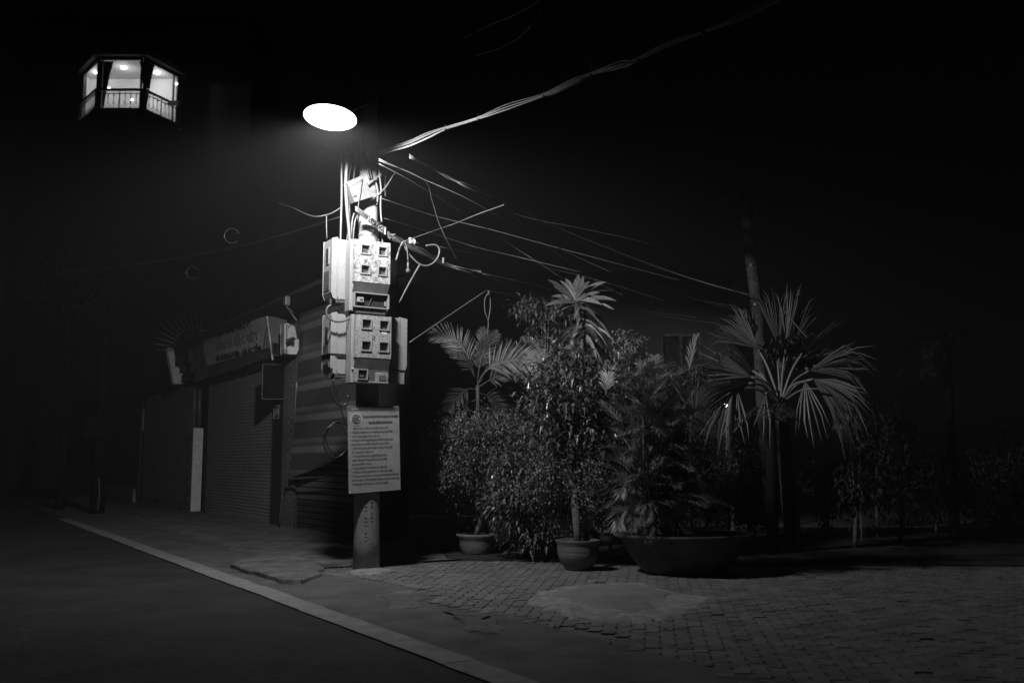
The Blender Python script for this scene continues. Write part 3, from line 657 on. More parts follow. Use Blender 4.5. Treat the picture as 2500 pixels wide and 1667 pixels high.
cable('wire', px([(1195, 712, 14.5), (1184, 730, 14.5), (1184, 760, 14.5), (1192, 785, 14.5), (1190, 815, 14.5), (1189, 825, 14.6)]), .006, M['cableg'], 'left of two thin wire loops hanging from the wire peak', 'wire')
cable('wire', px([(1191, 709, 14.5), (1196, 725, 14.5), (1197, 750, 14.5), (1192, 785, 14.5)]), .006, M['cableg'], 'right of two thin wire loops hanging from the wire peak', 'wire')
cable('cable_loop', px([(986, 600), (1000, 622), (1020, 642), (1037, 649), (1055, 644), (1068, 630), (1073, 612), (1067, 600), (1056, 598), (1040, 600)], .3), .012, M['cableg'], 'round grey cable loop right of the upper meter box', 'cable')
cable('cable', px([(986, 588), (992, 600), (995, 620), (996, 636)], .34), .008, M['cableg'], 'short cord from which the clear bulb hangs')
cable('strap_end', px([(984, 590), (975, 608), (967, 636)], .34), .014, M['cableg'], 'flat strap end hanging left of the clear bulb', 'strap')
cable('strap_end', px([(1025, 646), (1010, 672), (992, 705), (975, 738)], .3), [.012] * 14 + [.009] * 5, M['wirelight'], 'long tapering strap end hanging below the round cable loop', 'strap', k=6)
ins = empty('insulator', pn(1006, 590, .2), 'small white porcelain insulator where the cables leave the pole', 'insulator')
MB().lathe([(.01, -.05), (.04, -.045), (.05, -.02), (.03, 0), (.05, .02), (.04, .045), (.012, .05)], pn(1006, 590, .2), 16, ax=(UP, Nn, (U - UP * .3).normalized())).build('porcelain', M['boxface'], ins, smooth=True)
MB().tube([pn(996, 586, .2), pn(1020, 594, .2)], .008, 6).build('pin', M['steel'], ins)
bulb = empty('light_bulb', pn(996, 661, .34), 'unlit clear light bulb hanging on a cord right of the meter boxes', 'light bulb')
bc = pn(996, 661, .34)
MB().lathe([(.006, -.031), (.02, -.026), (.029, -.012), (.031, 0), (.028, .014), (.018, .028), (.013, .04)], bc, 20).build('glass', gmat('bulb_glass', .12, .05, .3, 8, 0, 1.0), bulb, smooth=True)
MB().lathe([(.014, .04), (.016, .05), (.014, .055), (.017, .065), (.014, .072), (.018, .09), (.01, .11), (.008, .13)], bc, 14).build('socket', M['cablew'], bulb, smooth=True)

# ------------------------------------------------------------------ shop front
FB = gz(670, 1283)                 # foot of the shutter's right edge
def fs(s, o, z): return FB + D * s + NF * o + UP * z        # s along the facade (away), o out over the pavement
def fpx(u, v, o=0): p = onpl(u, v, FB + NF * o, NF); return p
def fsz(u, v, o=0): p = fpx(u, v, o); return (p - FB).dot(D), p.z
FAX = (D, NF, UP)
shop = empty('shop_house', FB, 'low shop house with a roller shutter behind the pole', 'shop')
sL = fsz(505, 1250)[0]
ZT = fsz(655, 890)[1]
# roller shutter: curved slats
mb = MB(); z = .02; prof = []
while z < ZT + .2:
    prof += [(z, .0), (z + .012, .012), (z + .045, .016), (z + .07, .008)]; z += .078
vs = []
for zz_, oo in prof: vs += [fs(.14, oo, zz_), fs(sL, oo, zz_)]
mb.add(vs, [(2 * i, 2 * i + 1, 2 * i + 3, 2 * i + 2) for i in range(len(prof) - 1)])
mb.build('roller_shutter', M['shutter'], shop)
for s_ in (.09, sL): MB().obox(fs(s_, .03, ZT / 2), FAX, (.05, .04, ZT / 2)).build('shutter_rail', M['steel'] if s_ < 1 else M['dark'], shop)
MB().obox(fs(sL / 2, .01, .06), FAX, (sL / 2 - .1, .025, .05)).build('bottom_bar', M['shutter'], shop)
# pier with brick tiles
s_px = [fsz(p, 1100)[0] for p in (671, 697, 727)]
MB().obox(fs((s_px[0] + s_px[1]) / 2 + .02, .02, 2.2), FAX, (abs(s_px[0] - s_px[1]) / 2, .05, 2.2)).build('pier', M['dark'], shop)
MB().obox(fs((s_px[1] + s_px[2]) / 2, .02, 2.2), FAX, (abs(s_px[1] - s_px[2]) / 2, .05, 2.2)).build('tiled_pier', M['mortar'], shop)
sw = abs(s_px[1] - s_px[2]); zz_ = .02; k = 0
tme = MB(); 
while zz_ < 3.62:
    cut = (.5 if k % 2 else .72) * sw
    for (a0, a1) in ((0, cut), (cut, sw)):
        if zz_ < 0: continue
        MB().obox(fs(s_px[1] - (a0 + a1) / 2, .072, zz_ + .04), FAX, ((a1 - a0) / 2 - .008, .005, .037)).build('tile', M['brick'], shop)
    zz_ += .088; k += 1
MB().obox(fs(s_px[2] - .012, .02, 2.2), FAX, (.01, .054, 2.2)).build('dark_end_cap', M['dark'], shop)  # added dark cap, hides the pier's end face where the lamp brightens it
# torn pale strip along the pier edge
e_ = MB(); ss = s_px[2] - .02
zs = [fsz(727, v)[1] for v in (935, 960, 985, 1010, 1030, 1050, 1070, 1088)]; wd = [.02, .05, .05, .1, .06, .14, .07, .01]
P = [fs(ss + .03, .08, z_) for z_ in zs] + [fs(ss - w_, .08, z_) for z_, w_ in reversed(list(zip(zs, wd)))]
MB().slab(P, -NF * .01).build('torn_edging', M['white'], shop)
# house number
s69, z69 = fsz(683, 1006)
pl_ = MB().obox(fs(s69, .075, z69), FAX, (.2, .004, .16)).build('house_number_plate', M['dark'], shop)
bd = MB()
for (a_, b_, c_, d_) in ((-.18, .18, .13, .145), (-.18, .18, -.145, -.13), (-.18, -.165, -.13, .13), (.165, .18, -.13, .13)): bd.obox(fs(s69 + (a_ + b_) / 2, .081, z69 + (c_ + d_) / 2), FAX, ((b_ - a_) / 2, .002, (d_ - c_) / 2))
bd.build('plate_border', M['printpale'], shop)
text_on('69', fs(s69 + .13, .084, z69 - .085), -D, UP, .24, M['printpale'], 'house_number', shop, width=.26, bold=.003)
# striped tarpaulin hanging over the next bay
sT = fsz(900, 1000)[0]
def tarp():
    m = bpy.data.materials.new('striped_tarpaulin'); m.use_nodes = True; t = m.node_tree; N = t.nodes; L = t.links; b = N["Principled BSDF"]; b.inputs["Roughness"].default_value = .6
    g = N.new("ShaderNodeNewGeometry"); sx = N.new("ShaderNodeSeparateXYZ"); L.new(g.outputs["Position"], sx.inputs[0])
    n = N.new("ShaderNodeTexNoise"); n.inputs["Scale"].default_value = .6; L.new(g.outputs["Position"], n.inputs["Vector"])
    a = N.new("ShaderNodeMath"); a.operation = 'MULTIPLY_ADD'; a.inputs[1].default_value = .05; L.new(n.outputs[0], a.inputs[0]); L.new(sx.outputs[2], a.inputs[2])
    f = N.new("ShaderNodeMath"); f.operation = 'MULTIPLY'; f.inputs[1].default_value = 1.55; L.new(a.outputs[0], f.inputs[0])
    fr = N.new("ShaderNodeMath"); fr.operation = 'FRACT'; L.new(f.outputs[0], fr.inputs[0])
    r = N.new("ShaderNodeValToRGB"); r.color_ramp.interpolation = 'LINEAR'; e = r.color_ramp.elements
    e[0].position = 0; e[0].color = (.1, .1, .1, 1); e[1].position = .5; e[1].color = (.1, .1, .1, 1)
    for p, c in ((.52, .24), (.7, .27), (.72, .13), (.82, .13), (.84, .19), (.96, .2), (.98, .1)): x = e.new(p); x.color = (c, c, c, 1)
    L.new(fr.outputs[0], r.inputs[0]); L.new(r.outputs[0], b.inputs["Base Color"])
    n3 = N.new("ShaderNodeTexNoise"); n3.inputs["Scale"].default_value = 2; L.new(g.outputs["Position"], n3.inputs["Vector"]); bp = N.new("ShaderNodeBump"); bp.inputs["Strength"].default_value = .3; bp.inputs["Distance"].default_value = .04
    L.new(n3.outputs[0], bp.inputs["Height"]); L.new(bp.outputs[0], b.inputs["Normal"]); return m
M['tarp'] = tarp()
s0 = s_px[2] - .06; NS, NZ = 26, 20; vs = []
zlow = fsz(730, 1168)[1]
for i in range(NS + 1):
    for j in range(NZ + 1):
        s_ = s0 + (sT - s0) * i / NS; t_ = j / NZ
        zz_ = (zlow + .02 * i) * (1 - t_) + 4.75 * t_
        oo = .06 + .008 * sin(i * .5 + j * .9) * (1 - t_ * .5) + .14 * (1 - t_) ** 3
        vs.append(fs(s_, oo, zz_))
tp = MB().add(vs, [(i * (NZ + 1) + j, i * (NZ + 1) + j + 1, (i + 1) * (NZ + 1) + j + 1, (i + 1) * (NZ + 1) + j) for i in range(NS) for j in range(NZ)])
tpo = tp.build('tarpaulin', M['tarp'], origin=fs(s0, .1, zlow), smooth=True); tag(tpo, 'striped tarpaulin hanging from the eave right of the tiled pier', 'tarpaulin')
hb = MB().tube([fs(s0 + .1, .24, zlow - .01), fs(s0 - 2.6, .24, zlow + .08)], .022, 8).build('weight_bar', M['steel'], tpo)
pr = cable('prop_stick', [fs(s0 - .08, .26, zlow), fs(s0 + .03, .3, .9), fs(s0 + .1, .35, .12)], .022, M['cablew'], 'thin stick leaning under the corner of the striped tarpaulin', 'stick')
# slatted wall below the tarpaulin: boards one by one
sb = fsz(905, 1250)[0]; zz_ = .03
while zz_ < zlow + .6:
    MB().obox(fs((s0 + sb) / 2, -.02, zz_ + .055), FAX, (abs(s0 - sb) / 2, .02 + random.uniform(0, .006), .052)).build('wall_board', M['darkwall'] if random.random() < .5 else M['brick'], shop); zz_ += .125
MB().obox(fs((sL + sb) / 2 + .4, -.4, 2.4), FAX, (abs(sL - sb) / 2 + .4, .32, 2.39)).build('wall', M['dark'], shop)
# eave
ez = fsz(655, 772, .5)[1]
MB().slab([fs(sL + 2.2, -.3, ez + .5), fs(sL + 2.2, .72, ez + .2), fs(sL + 2.2, .72, ez + .12), fs(sL + 2.2, -.3, ez)], -D * (sL + 2.2 - sb + .3)).build('eave', M['darkwall'], shop)
bulbx = fpx(700, 735, 1.3)
# upper storey set back
MB().obox(fs((sL + sb) / 2 + .8, -1.2, ez + 1.3), FAX, (abs(sL - sb) / 2 + .4, .2, 1.1)).build('upper_wall', M['darkwall'], shop)
fl = empty('eave_lamp', bulbx, 'small unlit floodlight on the eave above the tiled pier', 'floodlight')
MB().obox(bulbx, FAX, (.07, .05, .09)).build('head', M['cableg'], fl, bevel=.02); MB().tube([bulbx - UP * .1, bulbx - UP * .35 - NF * .2], .015, 6).build('bracket', M['steel'], fl)
cable('wire', [bulbx - UP * .1, fpx(716, 765, 1.2), fpx(712, 785, 1.0), fpx(704, 800, .9)], .008, M['cableg'], 'thin wire dangling from the eave floodlight', 'wire')
# signboard, leaning out at the top, printed
s1 = fsz(668, 867, .35)[0]; sgn = empty('shop_sign', fs(s1, .35, 3.3), 'long leaning signboard with Vietnamese lettering above the roller shutter', 'sign')
bTL, bTR, bBR, bBL = [onpl(u, v, FB + NF * o_, NF) for (u, v, o_) in ((449, 816, .45), (653, 772, .45), (667, 868, .35), (471, 931, .35))]
MB().slab([bTL, bTR, bBR, bBL], U * .05).build('face', M['banner'], sgn)
def sq(a, b, off=.004): 
    n_ = (bTR - bTL).cross(bTL - bBL).normalized(); n_ = n_ if n_.dot(NF) > 0 else -n_
    return (bTL.lerp(bTR, a)).lerp(bBL.lerp(bBR, a), b) + n_ * off
def bandq(a0, a1, b0, b1, mat, nm, off=.008): MB().slab([sq(a0, b0, off), sq(a1, b0, off), sq(a1, b1, off), sq(a0, b1, off)], U * .004).build(nm, mat, sgn)
bandq(.25, 1, .78, 1.0, M['signdark'], 'lower_band')
bandq(0, .25, .0, 1.0, gmat('picture_print', .3, .5, .6, 3, 0, stain=.6, stain_scale=4), 'picture_panel')
sxd = (sq(1, .5) - sq(0, .5)); SL_ = sxd.length; sud = (sq(.5, 0) - sq(.5, 1)); SHH = sud.length
def sline(s, a0, a1, b, size, bold=0, mat=None): text_on(s, sq(a0, b, .014), sxd, sud, size * SHH, mat or M['print'], 'lettering', sgn, width=(a1 - a0) * SL_, bold=bold)
def par(a): return a
sline('NHÀ HÀNG THẢO VY', .45, .85, .215, .17, .01)
sline('LẨU GÀ ĐẶC BIỆT', .42, .89, .51, .22, .004, M['signdark'])
sline('LẨU GÀ ĐẶC BIỆT', .424, .893, .515, .205, -.004, M['banner'])
sline('GÀ XƯƠNG ĐEN - GÀ ÁC TẦN', .38, .90, .735, .16, .01)
rt = [bTR, bBR, fpx(690, 872, 0), fpx(690, 795, 0)]
MB().tube([bTR + NF * .01, bBR + NF * .01 - UP * .1], .02, 8).build('corner_tube', M['white'], sgn)
MB().slab([bTR, bBR, fs(s1, 0.02, bBR.z), fs((bTR - FB).dot(D), .02, bTR.z)], -D * .02).build('side_return', M['steel'], sgn)
cable('cable', [bTR.lerp(bBR, .3) + NF * .05, sq(.965, .55, .05), sq(.95, .78, .05), sq(.985, .75, .06), sq(.99, .5, .05)], .009, M['cable'], 'thin black cable dangling at the right end of the signboard')
# white lit boxes facing down the road
def nplane(u, v, s_): return onpl(u, v, FB + D * s_, Nn)
def roadbox(name, label, cat, pxs, s_, th, mat):
    P = [nplane(u, v, s_) for u, v in pxs]; r = empty(name, sum(P, V()) / len(P), label, cat)
    MB().slab(P, D * th).build('casing', mat, r, bevel=.01); return r, P
wb, P = roadbox('light_box', 'white lit box sign under the eave beside the tiled pier', 'box sign', [(695, 791), (703, 790), (719, 798), (724, 828), (729, 830), (728, 852), (723, 864), (695, 862)], -1.7, .25, M['white'])
MB().tube([nplane(696 + 4, 792, -1.72), nplane(700, 862, -1.72)], .012, 6).build('edge_trim', M['steel'], wb)
cc = nplane(710, 830, -2.0); cctv = empty('security_camera', cc, 'small dark bullet camera in front of the white box sign', 'camera')
dr = (nplane(702, 828, -2.0) - nplane(716, 822, -2.0)).normalized()
MB().tube([cc - dr * .09, cc + dr * .07], .038, 14).build('body', M['dark'], cctv, smooth=True)
MB().slab([nplane(700, 828, -2.02), nplane(713, 822, -2.02), nplane(716, 827, -2.02), nplane(704, 833, -2.02)], D * .09).build('sunshield', M['junction'], cctv)
MB().tube([cc - dr * .04, nplane(714, 836, -2.0), nplane(718, 843, -1.75)], .014, 8).build('arm', M['dark'], cctv)
MB().lathe([(.03, 0), (.035, .012), (.03, .02)], cc + dr * .07, 14, ax=(UP, dr.cross(UP), dr)).build('lens_ring', M['pane'], cctv)
# dark projecting sign with a bright rim
P = [nplane(u, v, -.6) for u, v in ((641, 889), (694, 890), (694, 974), (639, 974))]
ps = empty('hanging_sign', sum(P, V()) / 4, 'dark square sign with a thin bright rim projecting over the shutter', 'sign')
MB().slab(P, D * .06).build('panel', M['gloomblack'], ps)
for i in range(4):
    if i == 1: continue
    MB().tube([P[i] - D * .01, P[(i + 1) % 4] - D * .01], .01, 6).build('rim', M['steel'], ps)
# L-shaped white box at the far end of the signboard
sA = fsz(470, 1000)[0]
lb_, P = roadbox('light_box', 'white L-shaped box sign at the far end of the long signboard', 'box sign', [(408, 850), (422, 850), (430, 888), (442, 908), (454, 910), (459, 936), (425, 936), (416, 890)], sA - .2, .2, M['white'])
MB().tube([nplane(441, 900, sA - .3), nplane(452, 902, sA - .3)], .12, 12).build('dark_ornament', M['dark'], lb_)
hn = nplane(440, 880, sA - .35)
ac = empty('loudspeaker', hn, 'dark horn loudspeaker beside the L-shaped box sign', 'loudspeaker')
MB().lathe([(.03, -.2), (.07, -.1), (.12, .0), (.2, .1), (.2, .11)], hn, 16, ax=(UP, Nn, -U)).build('horn', M['dark'], ac, smooth=True)
MB().tube([hn, hn + UP * .3 + D * .2], .03, 8).build('bracket', M['dark'], ac)
# fan of spikes
fc_ = nplane(476, 854, sA + .3); fan_ = empty('spike_fan', fc_, 'fan of iron anti-climb spikes at the far end of the signboard', 'spike guard')
for k in range(12):
    a_ = radians(184 - k * 9.5); r0, r1 = .62, 1.2 * random.uniform(.95, 1.04)
    d_ = U * cos(a_) * 1.0 + UP * sin(a_)
    MB().tube([fc_ + d_ * r0, fc_ + d_ * r1], [.02, .012], 5).build('spike', M['steel'], fan_)
MB().tube(smoothpts([fc_ + (U * cos(radians(a_)) + UP * sin(radians(a_))) * .66 for a_ in range(78, 190, 14)], 3), .014, 6).build('ring', M['iron'], fan_)
# gate post with ivy, pipes, corrugated wall
g0 = gz(489, 1251); gh = onpl(496, 1045, g0, Nn).z
gp = empty('gate_post', g0, 'white gate post left of the roller shutter', 'post')
w_ = abs((onpl(465, 1251, g0, Nn) - g0).dot(U))
MB().obox(g0 - U * w_ / 2 + D * .27 + UP * gh / 2, (U, D, UP), (w_ / 2, .27, gh / 2)).build('shaft', M['white'], gp)
MB().obox(g0 - U * (w_ + .006) + D * .27 + UP * gh / 2, (U, D, UP), (.006, .27, gh / 2)).build('stained_side', M['plaster'], gp)
for u in (474, 486):
    p0 = onpl(u, 1044, g0 + D * .5, Nn); p1 = onpl(u + 2, 932, g0 + D * .5, Nn)
    tag(MB().tube([V((p0.x, p0.y, gh)), p1], .06, 10).build('drain_pipe', M['cableg'], origin=p0, smooth=True), ('left' if u < 480 else 'right') + ' one of the paired pipes rising from the gate post', 'pipe', 'pipes above the gate post')
cw0 = sL + 1.2; cw1 = fsz(366, 1100)[0]
cwm = MB(); nn = int((cw1 - cw0) / .055); vs = []
for i in range(nn + 1):
    s_ = cw0 + (cw1 - cw0) * i / nn; oo = .2 + (.02 if i % 2 else -.02); vs += [fs(s_, oo, .25), fs(s_, oo, 3.6 - .0 * i)]
cwm.add(vs, [(2 * i, 2 * i + 1, 2 * i + 3, 2 * i + 2) for i in range(nn)])
cwo = empty('sheet_fence', fs(cw0, .2, 0), 'tall corrugated sheet fence receding left of the gate post', 'fence')
cwm.build('corrugated_sheet', M['metal'], cwo)
MB().obox(fs((cw0 + cw1) / 2, .12, .13), FAX, ((cw1 - cw0) / 2, .08, .13)).build('footing', M['plaster'], cwo)
MB().slab([fs(cw0 - 1, .1, 4.4), fs(cw0 - 1, .4, 3.9), fs(cw0 - 1, .4, 3.7), fs(cw0 - 1, .1, 3.68)], D * (cw1 - cw0 + 6)).build('canopy', M['dark'], cwo)
lf = fs(cw1 + .5, .5, 0); lfz = onpl(358, 1025, lf, Nn)
tag(MB().obox(lfz, (U, D, UP), (.13, .05, .36)).build('door_plate', M['white'], origin=lfz), 'small pale upright plate at the far end of the sheet fence', 'plate')
dk = MB().obox(fs(cw1 + 12, .0, 2.2), FAX, (11.3, .2, 2.2)).build('boundary_wall', M['darkwall'], origin=fs(cw1 + 12, 0, 0)); tag(dk, 'dark boundary wall continuing far down the road', 'wall')
MB().obox(fs(cw1 + 6, .26, .25), FAX, (5, .05, .25)).build('plinth', M['plaster'], dk)

# far-left pole
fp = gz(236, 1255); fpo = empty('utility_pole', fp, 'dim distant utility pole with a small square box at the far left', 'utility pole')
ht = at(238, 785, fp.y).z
MB().tube([fp, fp + UP * ht], [.2, .14], 14).build('shaft', M['gloomblack'], fpo, smooth=True)
bx = at(243, 1042, fp.y - .3); MB().obox(bx, (V((1, 0, 0)), V((0, 1, 0)), UP), (.32, .15, .3)).build('box', M['gloomblack'], fpo)
tb = at(250, 791, fp.y - .2); MB().obox(tb, (V((1, 0, 0)), V((0, 1, 0)), UP), (.18, .05, .05)).build('crossarm', M['gloomblack'], fpo)
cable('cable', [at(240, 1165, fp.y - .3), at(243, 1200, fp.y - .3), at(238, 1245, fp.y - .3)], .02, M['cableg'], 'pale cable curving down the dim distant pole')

# ------------------------------------------------------------------ tower with the lit bay window
TY = 50.0
zT = at(246, 142, TY).z; zR = at(246, 222, TY).z; zF = at(246, 270, TY).z
def onz(u, v, z): r = ray(u, v); return CAM + r * ((z - H) / r.z)
tA = at(244, 142, TY); tB = at(354, 142, TY); tC = onz(439, 186, zT); tD = onz(205, 180, zT)
tw = empty('tower_house', V((tA.x, TY + 6, 0)), 'tall dark house with a lit bay window high above the street', 'building')
back = TY + 4.2
mid = (tA + tB) / 2
Cb = tC + (V((0, 1, 0)) * .0); Db = tD
wing = max(tC.y, tD.y) + .2
# main mass behind the bay
MB().obox(V((mid.x - .5, wing + 3.6, (zT + 4) / 2)), (V((1, 0, 0)), V((0, 1, 0)), UP), (6.5, 3.3, (zT + 4) / 2)).build('wall', M['darkwall'], tw)
ring = [tD, tA, tB, tC]
def atz(p, z): return V((p.x, p.y, z))
backL = V((tD.x, wing + .25, 0)); backR = V((tC.x, wing + .25, 0))
foot = ring + [backR, backL]
MB().slab([atz(p, zF - .05) for p in foot], -UP * 1.2).build('bay_base', M['darkwall'], tw)
MB().slab([atz(p, zF - .04) for p in foot], UP * .03).build('bay_floor', M['room'], tw)
cen = sum(foot, V()) / len(foot)
def grow(p, k): d_ = V((p.x - cen.x, p.y - cen.y, 0)); return V((p.x, p.y, 0)) + d_.normalized() * k
MB().slab([atz(grow(p, .4) if i < 4 else p, zT + .05) for i, p in enumerate(foot)], UP * .3).build('eave', M['wall'], tw)
MB().slab([atz(p, zT) for p in foot], UP * .045).build('ceiling', M['room'], tw)
MB().slab([atz(backL, zF), atz(backR, zF), atz(backR, zT), atz(backL, zT)], V((0, .04, 0))).build('back_wall', M['room'], tw)
for (p, q_) in ((backL, tD), (tC, backR)): MB().slab([atz(p, zF), atz(q_, zF), atz(q_, zT), atz(p, zT)], V((.04 if p is tC else -.04, 0, 0))).build('side_wall', M['room'], tw)
# posts, windows, curtains
for p in ring:
    MB().tube([atz(p, zF), atz(p, zT)], .06, 6).build('post', M['dark'], tw)
glassm = bpy.data.materials.new('window_glass'); glassm.use_nodes = True; t = glassm.node_tree; t.nodes.clear()
tr = t.nodes.new('ShaderNodeBsdfTransparent'); gl = t.nodes.new('ShaderNodeBsdfGlossy'); gl.inputs['Roughness'].default_value = .05; mxs = t.nodes.new('ShaderNodeMixShader'); mxs.inputs[0].default_value = .08; ou = t.nodes.new('ShaderNodeOutputMaterial')
tr.inputs[0].default_value = (.9, .9, .9, 1); t.links.new(tr.outputs[0], mxs.inputs[1]); t.links.new(gl.outputs[0], mxs.inputs[2]); t.links.new(mxs.outputs[0], ou.inputs[0])
for i in range(3):
    a_, b_ = ring[i], ring[i + 1]; d_ = (V((b_.x - a_.x, b_.y - a_.y, 0))).normalized(); nrm = V((d_.y, -d_.x, 0))
    L2 = (V((b_.x - a_.x, b_.y - a_.y, 0))).length
    w_ = empty('window', V((a_.x, a_.y, zF)) , None, None); w_.parent = tw; w_.location = V((a_.x, a_.y, zF)) - wloc(tw)
    fr = MB(); A3 = (d_, nrm, UP); cx_ = V(((a_.x + b_.x) / 2, (a_.y + b_.y) / 2, 0))
    for (c_, h_) in ((atz(cx_, zT - .06), (L2 / 2 - .1, .04, .06)), (atz(cx_, zF + .05), (L2 / 2 - .1, .04, .05)), (atz(a_, (zT + zF) / 2) + d_ * .14, (.05, .04, (zT - zF) / 2 - .12)), (atz(b_, (zT + zF) / 2) - d_ * .14, (.05, .04, (zT - zF) / 2 - .12))):
        fr.obox(c_, A3, h_)
    if i != 1:
        fr.obox(atz(b_ if i == 2 else a_, (zT + zF) / 2) + d_ * (-.45 if i == 2 else .45), A3, (.045, .04, (zT - zF) / 2 - .12))
    fr.build('frame', M['dark'], w_)
    MB().quad(atz(a_, zF + .1) + d_ * .19, atz(b_, zF + .1) - d_ * .19, atz(b_, zT - .12) - d_ * .19, atz(a_, zT - .12) + d_ * .19).build('pane', glassm, w_)
    # balcony rail outside
    oA, oB = V((a_.x, a_.y, 0)) + nrm * .14, V((b_.x, b_.y, 0)) + nrm * .14
    rp = MB(); rp.obox(atz((oA + oB) / 2, zR), A3, (L2 / 2 + .12, .05, .06)); rp.obox(atz((oA + oB) / 2, zF + .05), A3, (L2 / 2 + .12, .03, .03)); rp.obox(atz((oA + oB) / 2, zR - .2), A3, (L2 / 2 + .12, .02, .02))
    rp.build('balcony_rail', M['iron'], tw)
    MB().slab([atz(oA - nrm * .25, zF - .12), atz(oB - nrm * .25, zF - .12), atz(oB + nrm * .1, zF - .12), atz(oA + nrm * .1, zF - .12)], UP * .1).build('balcony_slab', M['darkwall'], tw)
    nb = max(4, int(L2 / .27))
    for k in range(nb + 1):
        p = oA.lerp(oB, k / nb); MB().obox(atz(p, (zR + zF) / 2), A3, (.03 if k % 4 == 0 else .01, .012, (zR - zF) / 2)).build('baluster', M['iron'], tw)
    sc = MB()
    for k in range(nb):
        p, q_ = oA.lerp(oB, k / nb), oA.lerp(oB, (k + 1) / nb); hh = zR - zF
        sc.tube(smoothpts([atz(p, zF + .06), atz(p.lerp(q_, .85), zF + hh * .3), atz(q_, zF + hh * .55), atz(p.lerp(q_, .85), zR - .22)], 3), .01, 4)
        sc.tube(smoothpts([atz(q_, zF + .06), atz(p.lerp(q_, .15), zF + hh * .3), atz(p, zF + hh * .55), atz(p.lerp(q_, .15), zR - .22)], 3), .01, 4)
    sc.build('scrollwork', M['iron'], tw)
for p in ring:
    g_ = grow(p, .14); MB().tube([atz(g_, zF - .1), atz(g_, zR + .06)], .055, 6).build('rail_post', M['iron'], tw)
def curtain(p, dl, wtop, wbot):
    n_ = 9; vs = []
    for r_ in range(6):
        f = r_ / 5; w_ = wtop + (wbot - wtop) * (f ** .7)
        for k in range(n_ + 1): vs.append(atz(p + dl * (w_ * k / n_) + V((0, .3 + .05 * (k % 2), 0)), zT - .05 - f * (zT - zF - .2)))
    return MB().add(vs, [(r_ * (n_ + 1) + k, r_ * (n_ + 1) + k + 1, (r_ + 1) * (n_ + 1) + k + 1, (r_ + 1) * (n_ + 1) + k) for r_ in range(5) for k in range(n_)])
X1 = V((1, 0, 0)); dR = (V((tC.x - tB.x, tC.y - tB.y, 0))).normalized()
curtain(V((tA.x - .25, tA.y, 0)), X1, .85, .42).build('curtain', M['curtain'], tw)
curtain(V((tB.x + .08, tB.y, 0)), -X1, .5, .12).build('curtain', M['curtain'], tw)
curtain(V((tB.x, tB.y, 0)), dR, .55, .1).build('curtain', M['curtain'], tw)
for (u, v, r_) in ((302, 167, .13), (383, 179, .14), (234, 178, .09)):
    p = onz(u, v, zT - .06); 
    MB().lathe([(r_ * .6, -.05), (r_, -.02), (r_, .0), (r_ * .5, .03)], p, 14).build('ceiling_light', emat('room_light_%d' % u, 190), tw, smooth=True)
for (u, v) in ((266, 216), (323, 244), (431, 205)):
    p = at(u, v, TY + .8); MB().lathe([(.02, -.06), (.07, -.03), (.07, .03), (.02, .06)], p, 10).build('glow_spot', emat('small_light_%d' % u, 6), tw)  # small glowing beads just inside the bay window
p = at(424, 253, TY + 1.4); MB().obox(p, (X1, V((0, 1, 0)), UP), (.3, .1, .12)).build('white_ornament', M['white'], tw)

# ------------------------------------------------------------------ building at the back right
b0 = at(1480, 1000, 27)
bh = empty('back_house', V((b0.x, 27, 0)), 'plain grey house wall behind the palms, with one dark window', 'building')
zt_ = at(1600, 690, 27).z
xl, xr = at(1290, 900, 27).x, at(1765, 900, 27).x
wl, wr = at(1612, 850, 27).x, at(1712, 850, 27).x; wt, wb_ = at(1640, 815, 27).z, at(1640, 905, 27).z
AXW = (X1, V((0, 1, 0)), UP)
def wbk(x0, x1, z0, z1, nm='wall'): MB().obox(V(((x0 + x1) / 2, 27.15, (z0 + z1) / 2)), AXW, ((x1 - x0) / 2, .15, (z1 - z0) / 2)).build(nm, M['wall'], bh)
wbk(xl, wl, 0, zt_); wbk(wr, xr, 0, zt_); wbk(wl, wr, wt, zt_); wbk(wl, wr, 0, wb_)
MB().obox(V((xr + .1, 30, zt_ / 2)), AXW, (.1, 3, zt_ / 2)).build('side_wall', M['wall'], bh)
MB().obox(V(((xl + xr) / 2, 28.5, zt_ + .1)), AXW, ((xr - xl) / 2 + .3, 1.9, .12)).build('roof', M['darkwall'], bh)
wn = empty('window', V((wl, 27, wb_)), None, None); wn.parent = bh; wn.location = V((wl, 27, wb_)) - wloc(bh)
fr = MB()
for (x0, x1, z0, z1) in ((wl, wr, wt - .08, wt), (wl, wr, wb_, wb_ + .08), (wl, wl + .08, wb_ + .08, wt - .08), (wr - .08, wr, wb_ + .08, wt - .08), ((wl + wr) / 2 - .04, (wl + wr) / 2 + .04, wb_ + .08, wt - .08)):
    fr.obox(V(((x0 + x1) / 2, 27.0, (z0 + z1) / 2)), AXW, ((x1 - x0) / 2, .06, (z1 - z0) / 2))
fr.build('frame', M['plaster'], wn)
MB().obox(V(((wl + wr) / 2, 27.08, (wt + wb_) / 2)), AXW, ((wr - wl) / 2 - .08, .01, (wt - wb_) / 2 - .08)).build('pane', M['pane'], wn)
# garden wall glimpsed between the bushes
gw = at(1270, 1020, 18); o = MB().obox(V((gw.x - .1, 18.2, gw.z / 2 + .05)), AXW, (.5, .1, gw.z / 2 + .05)).build('garden_wall', M['wall'], origin=V((gw.x, 18.2, 0))); tag(o, 'low rendered garden wall glimpsed between the bushes', 'wall')
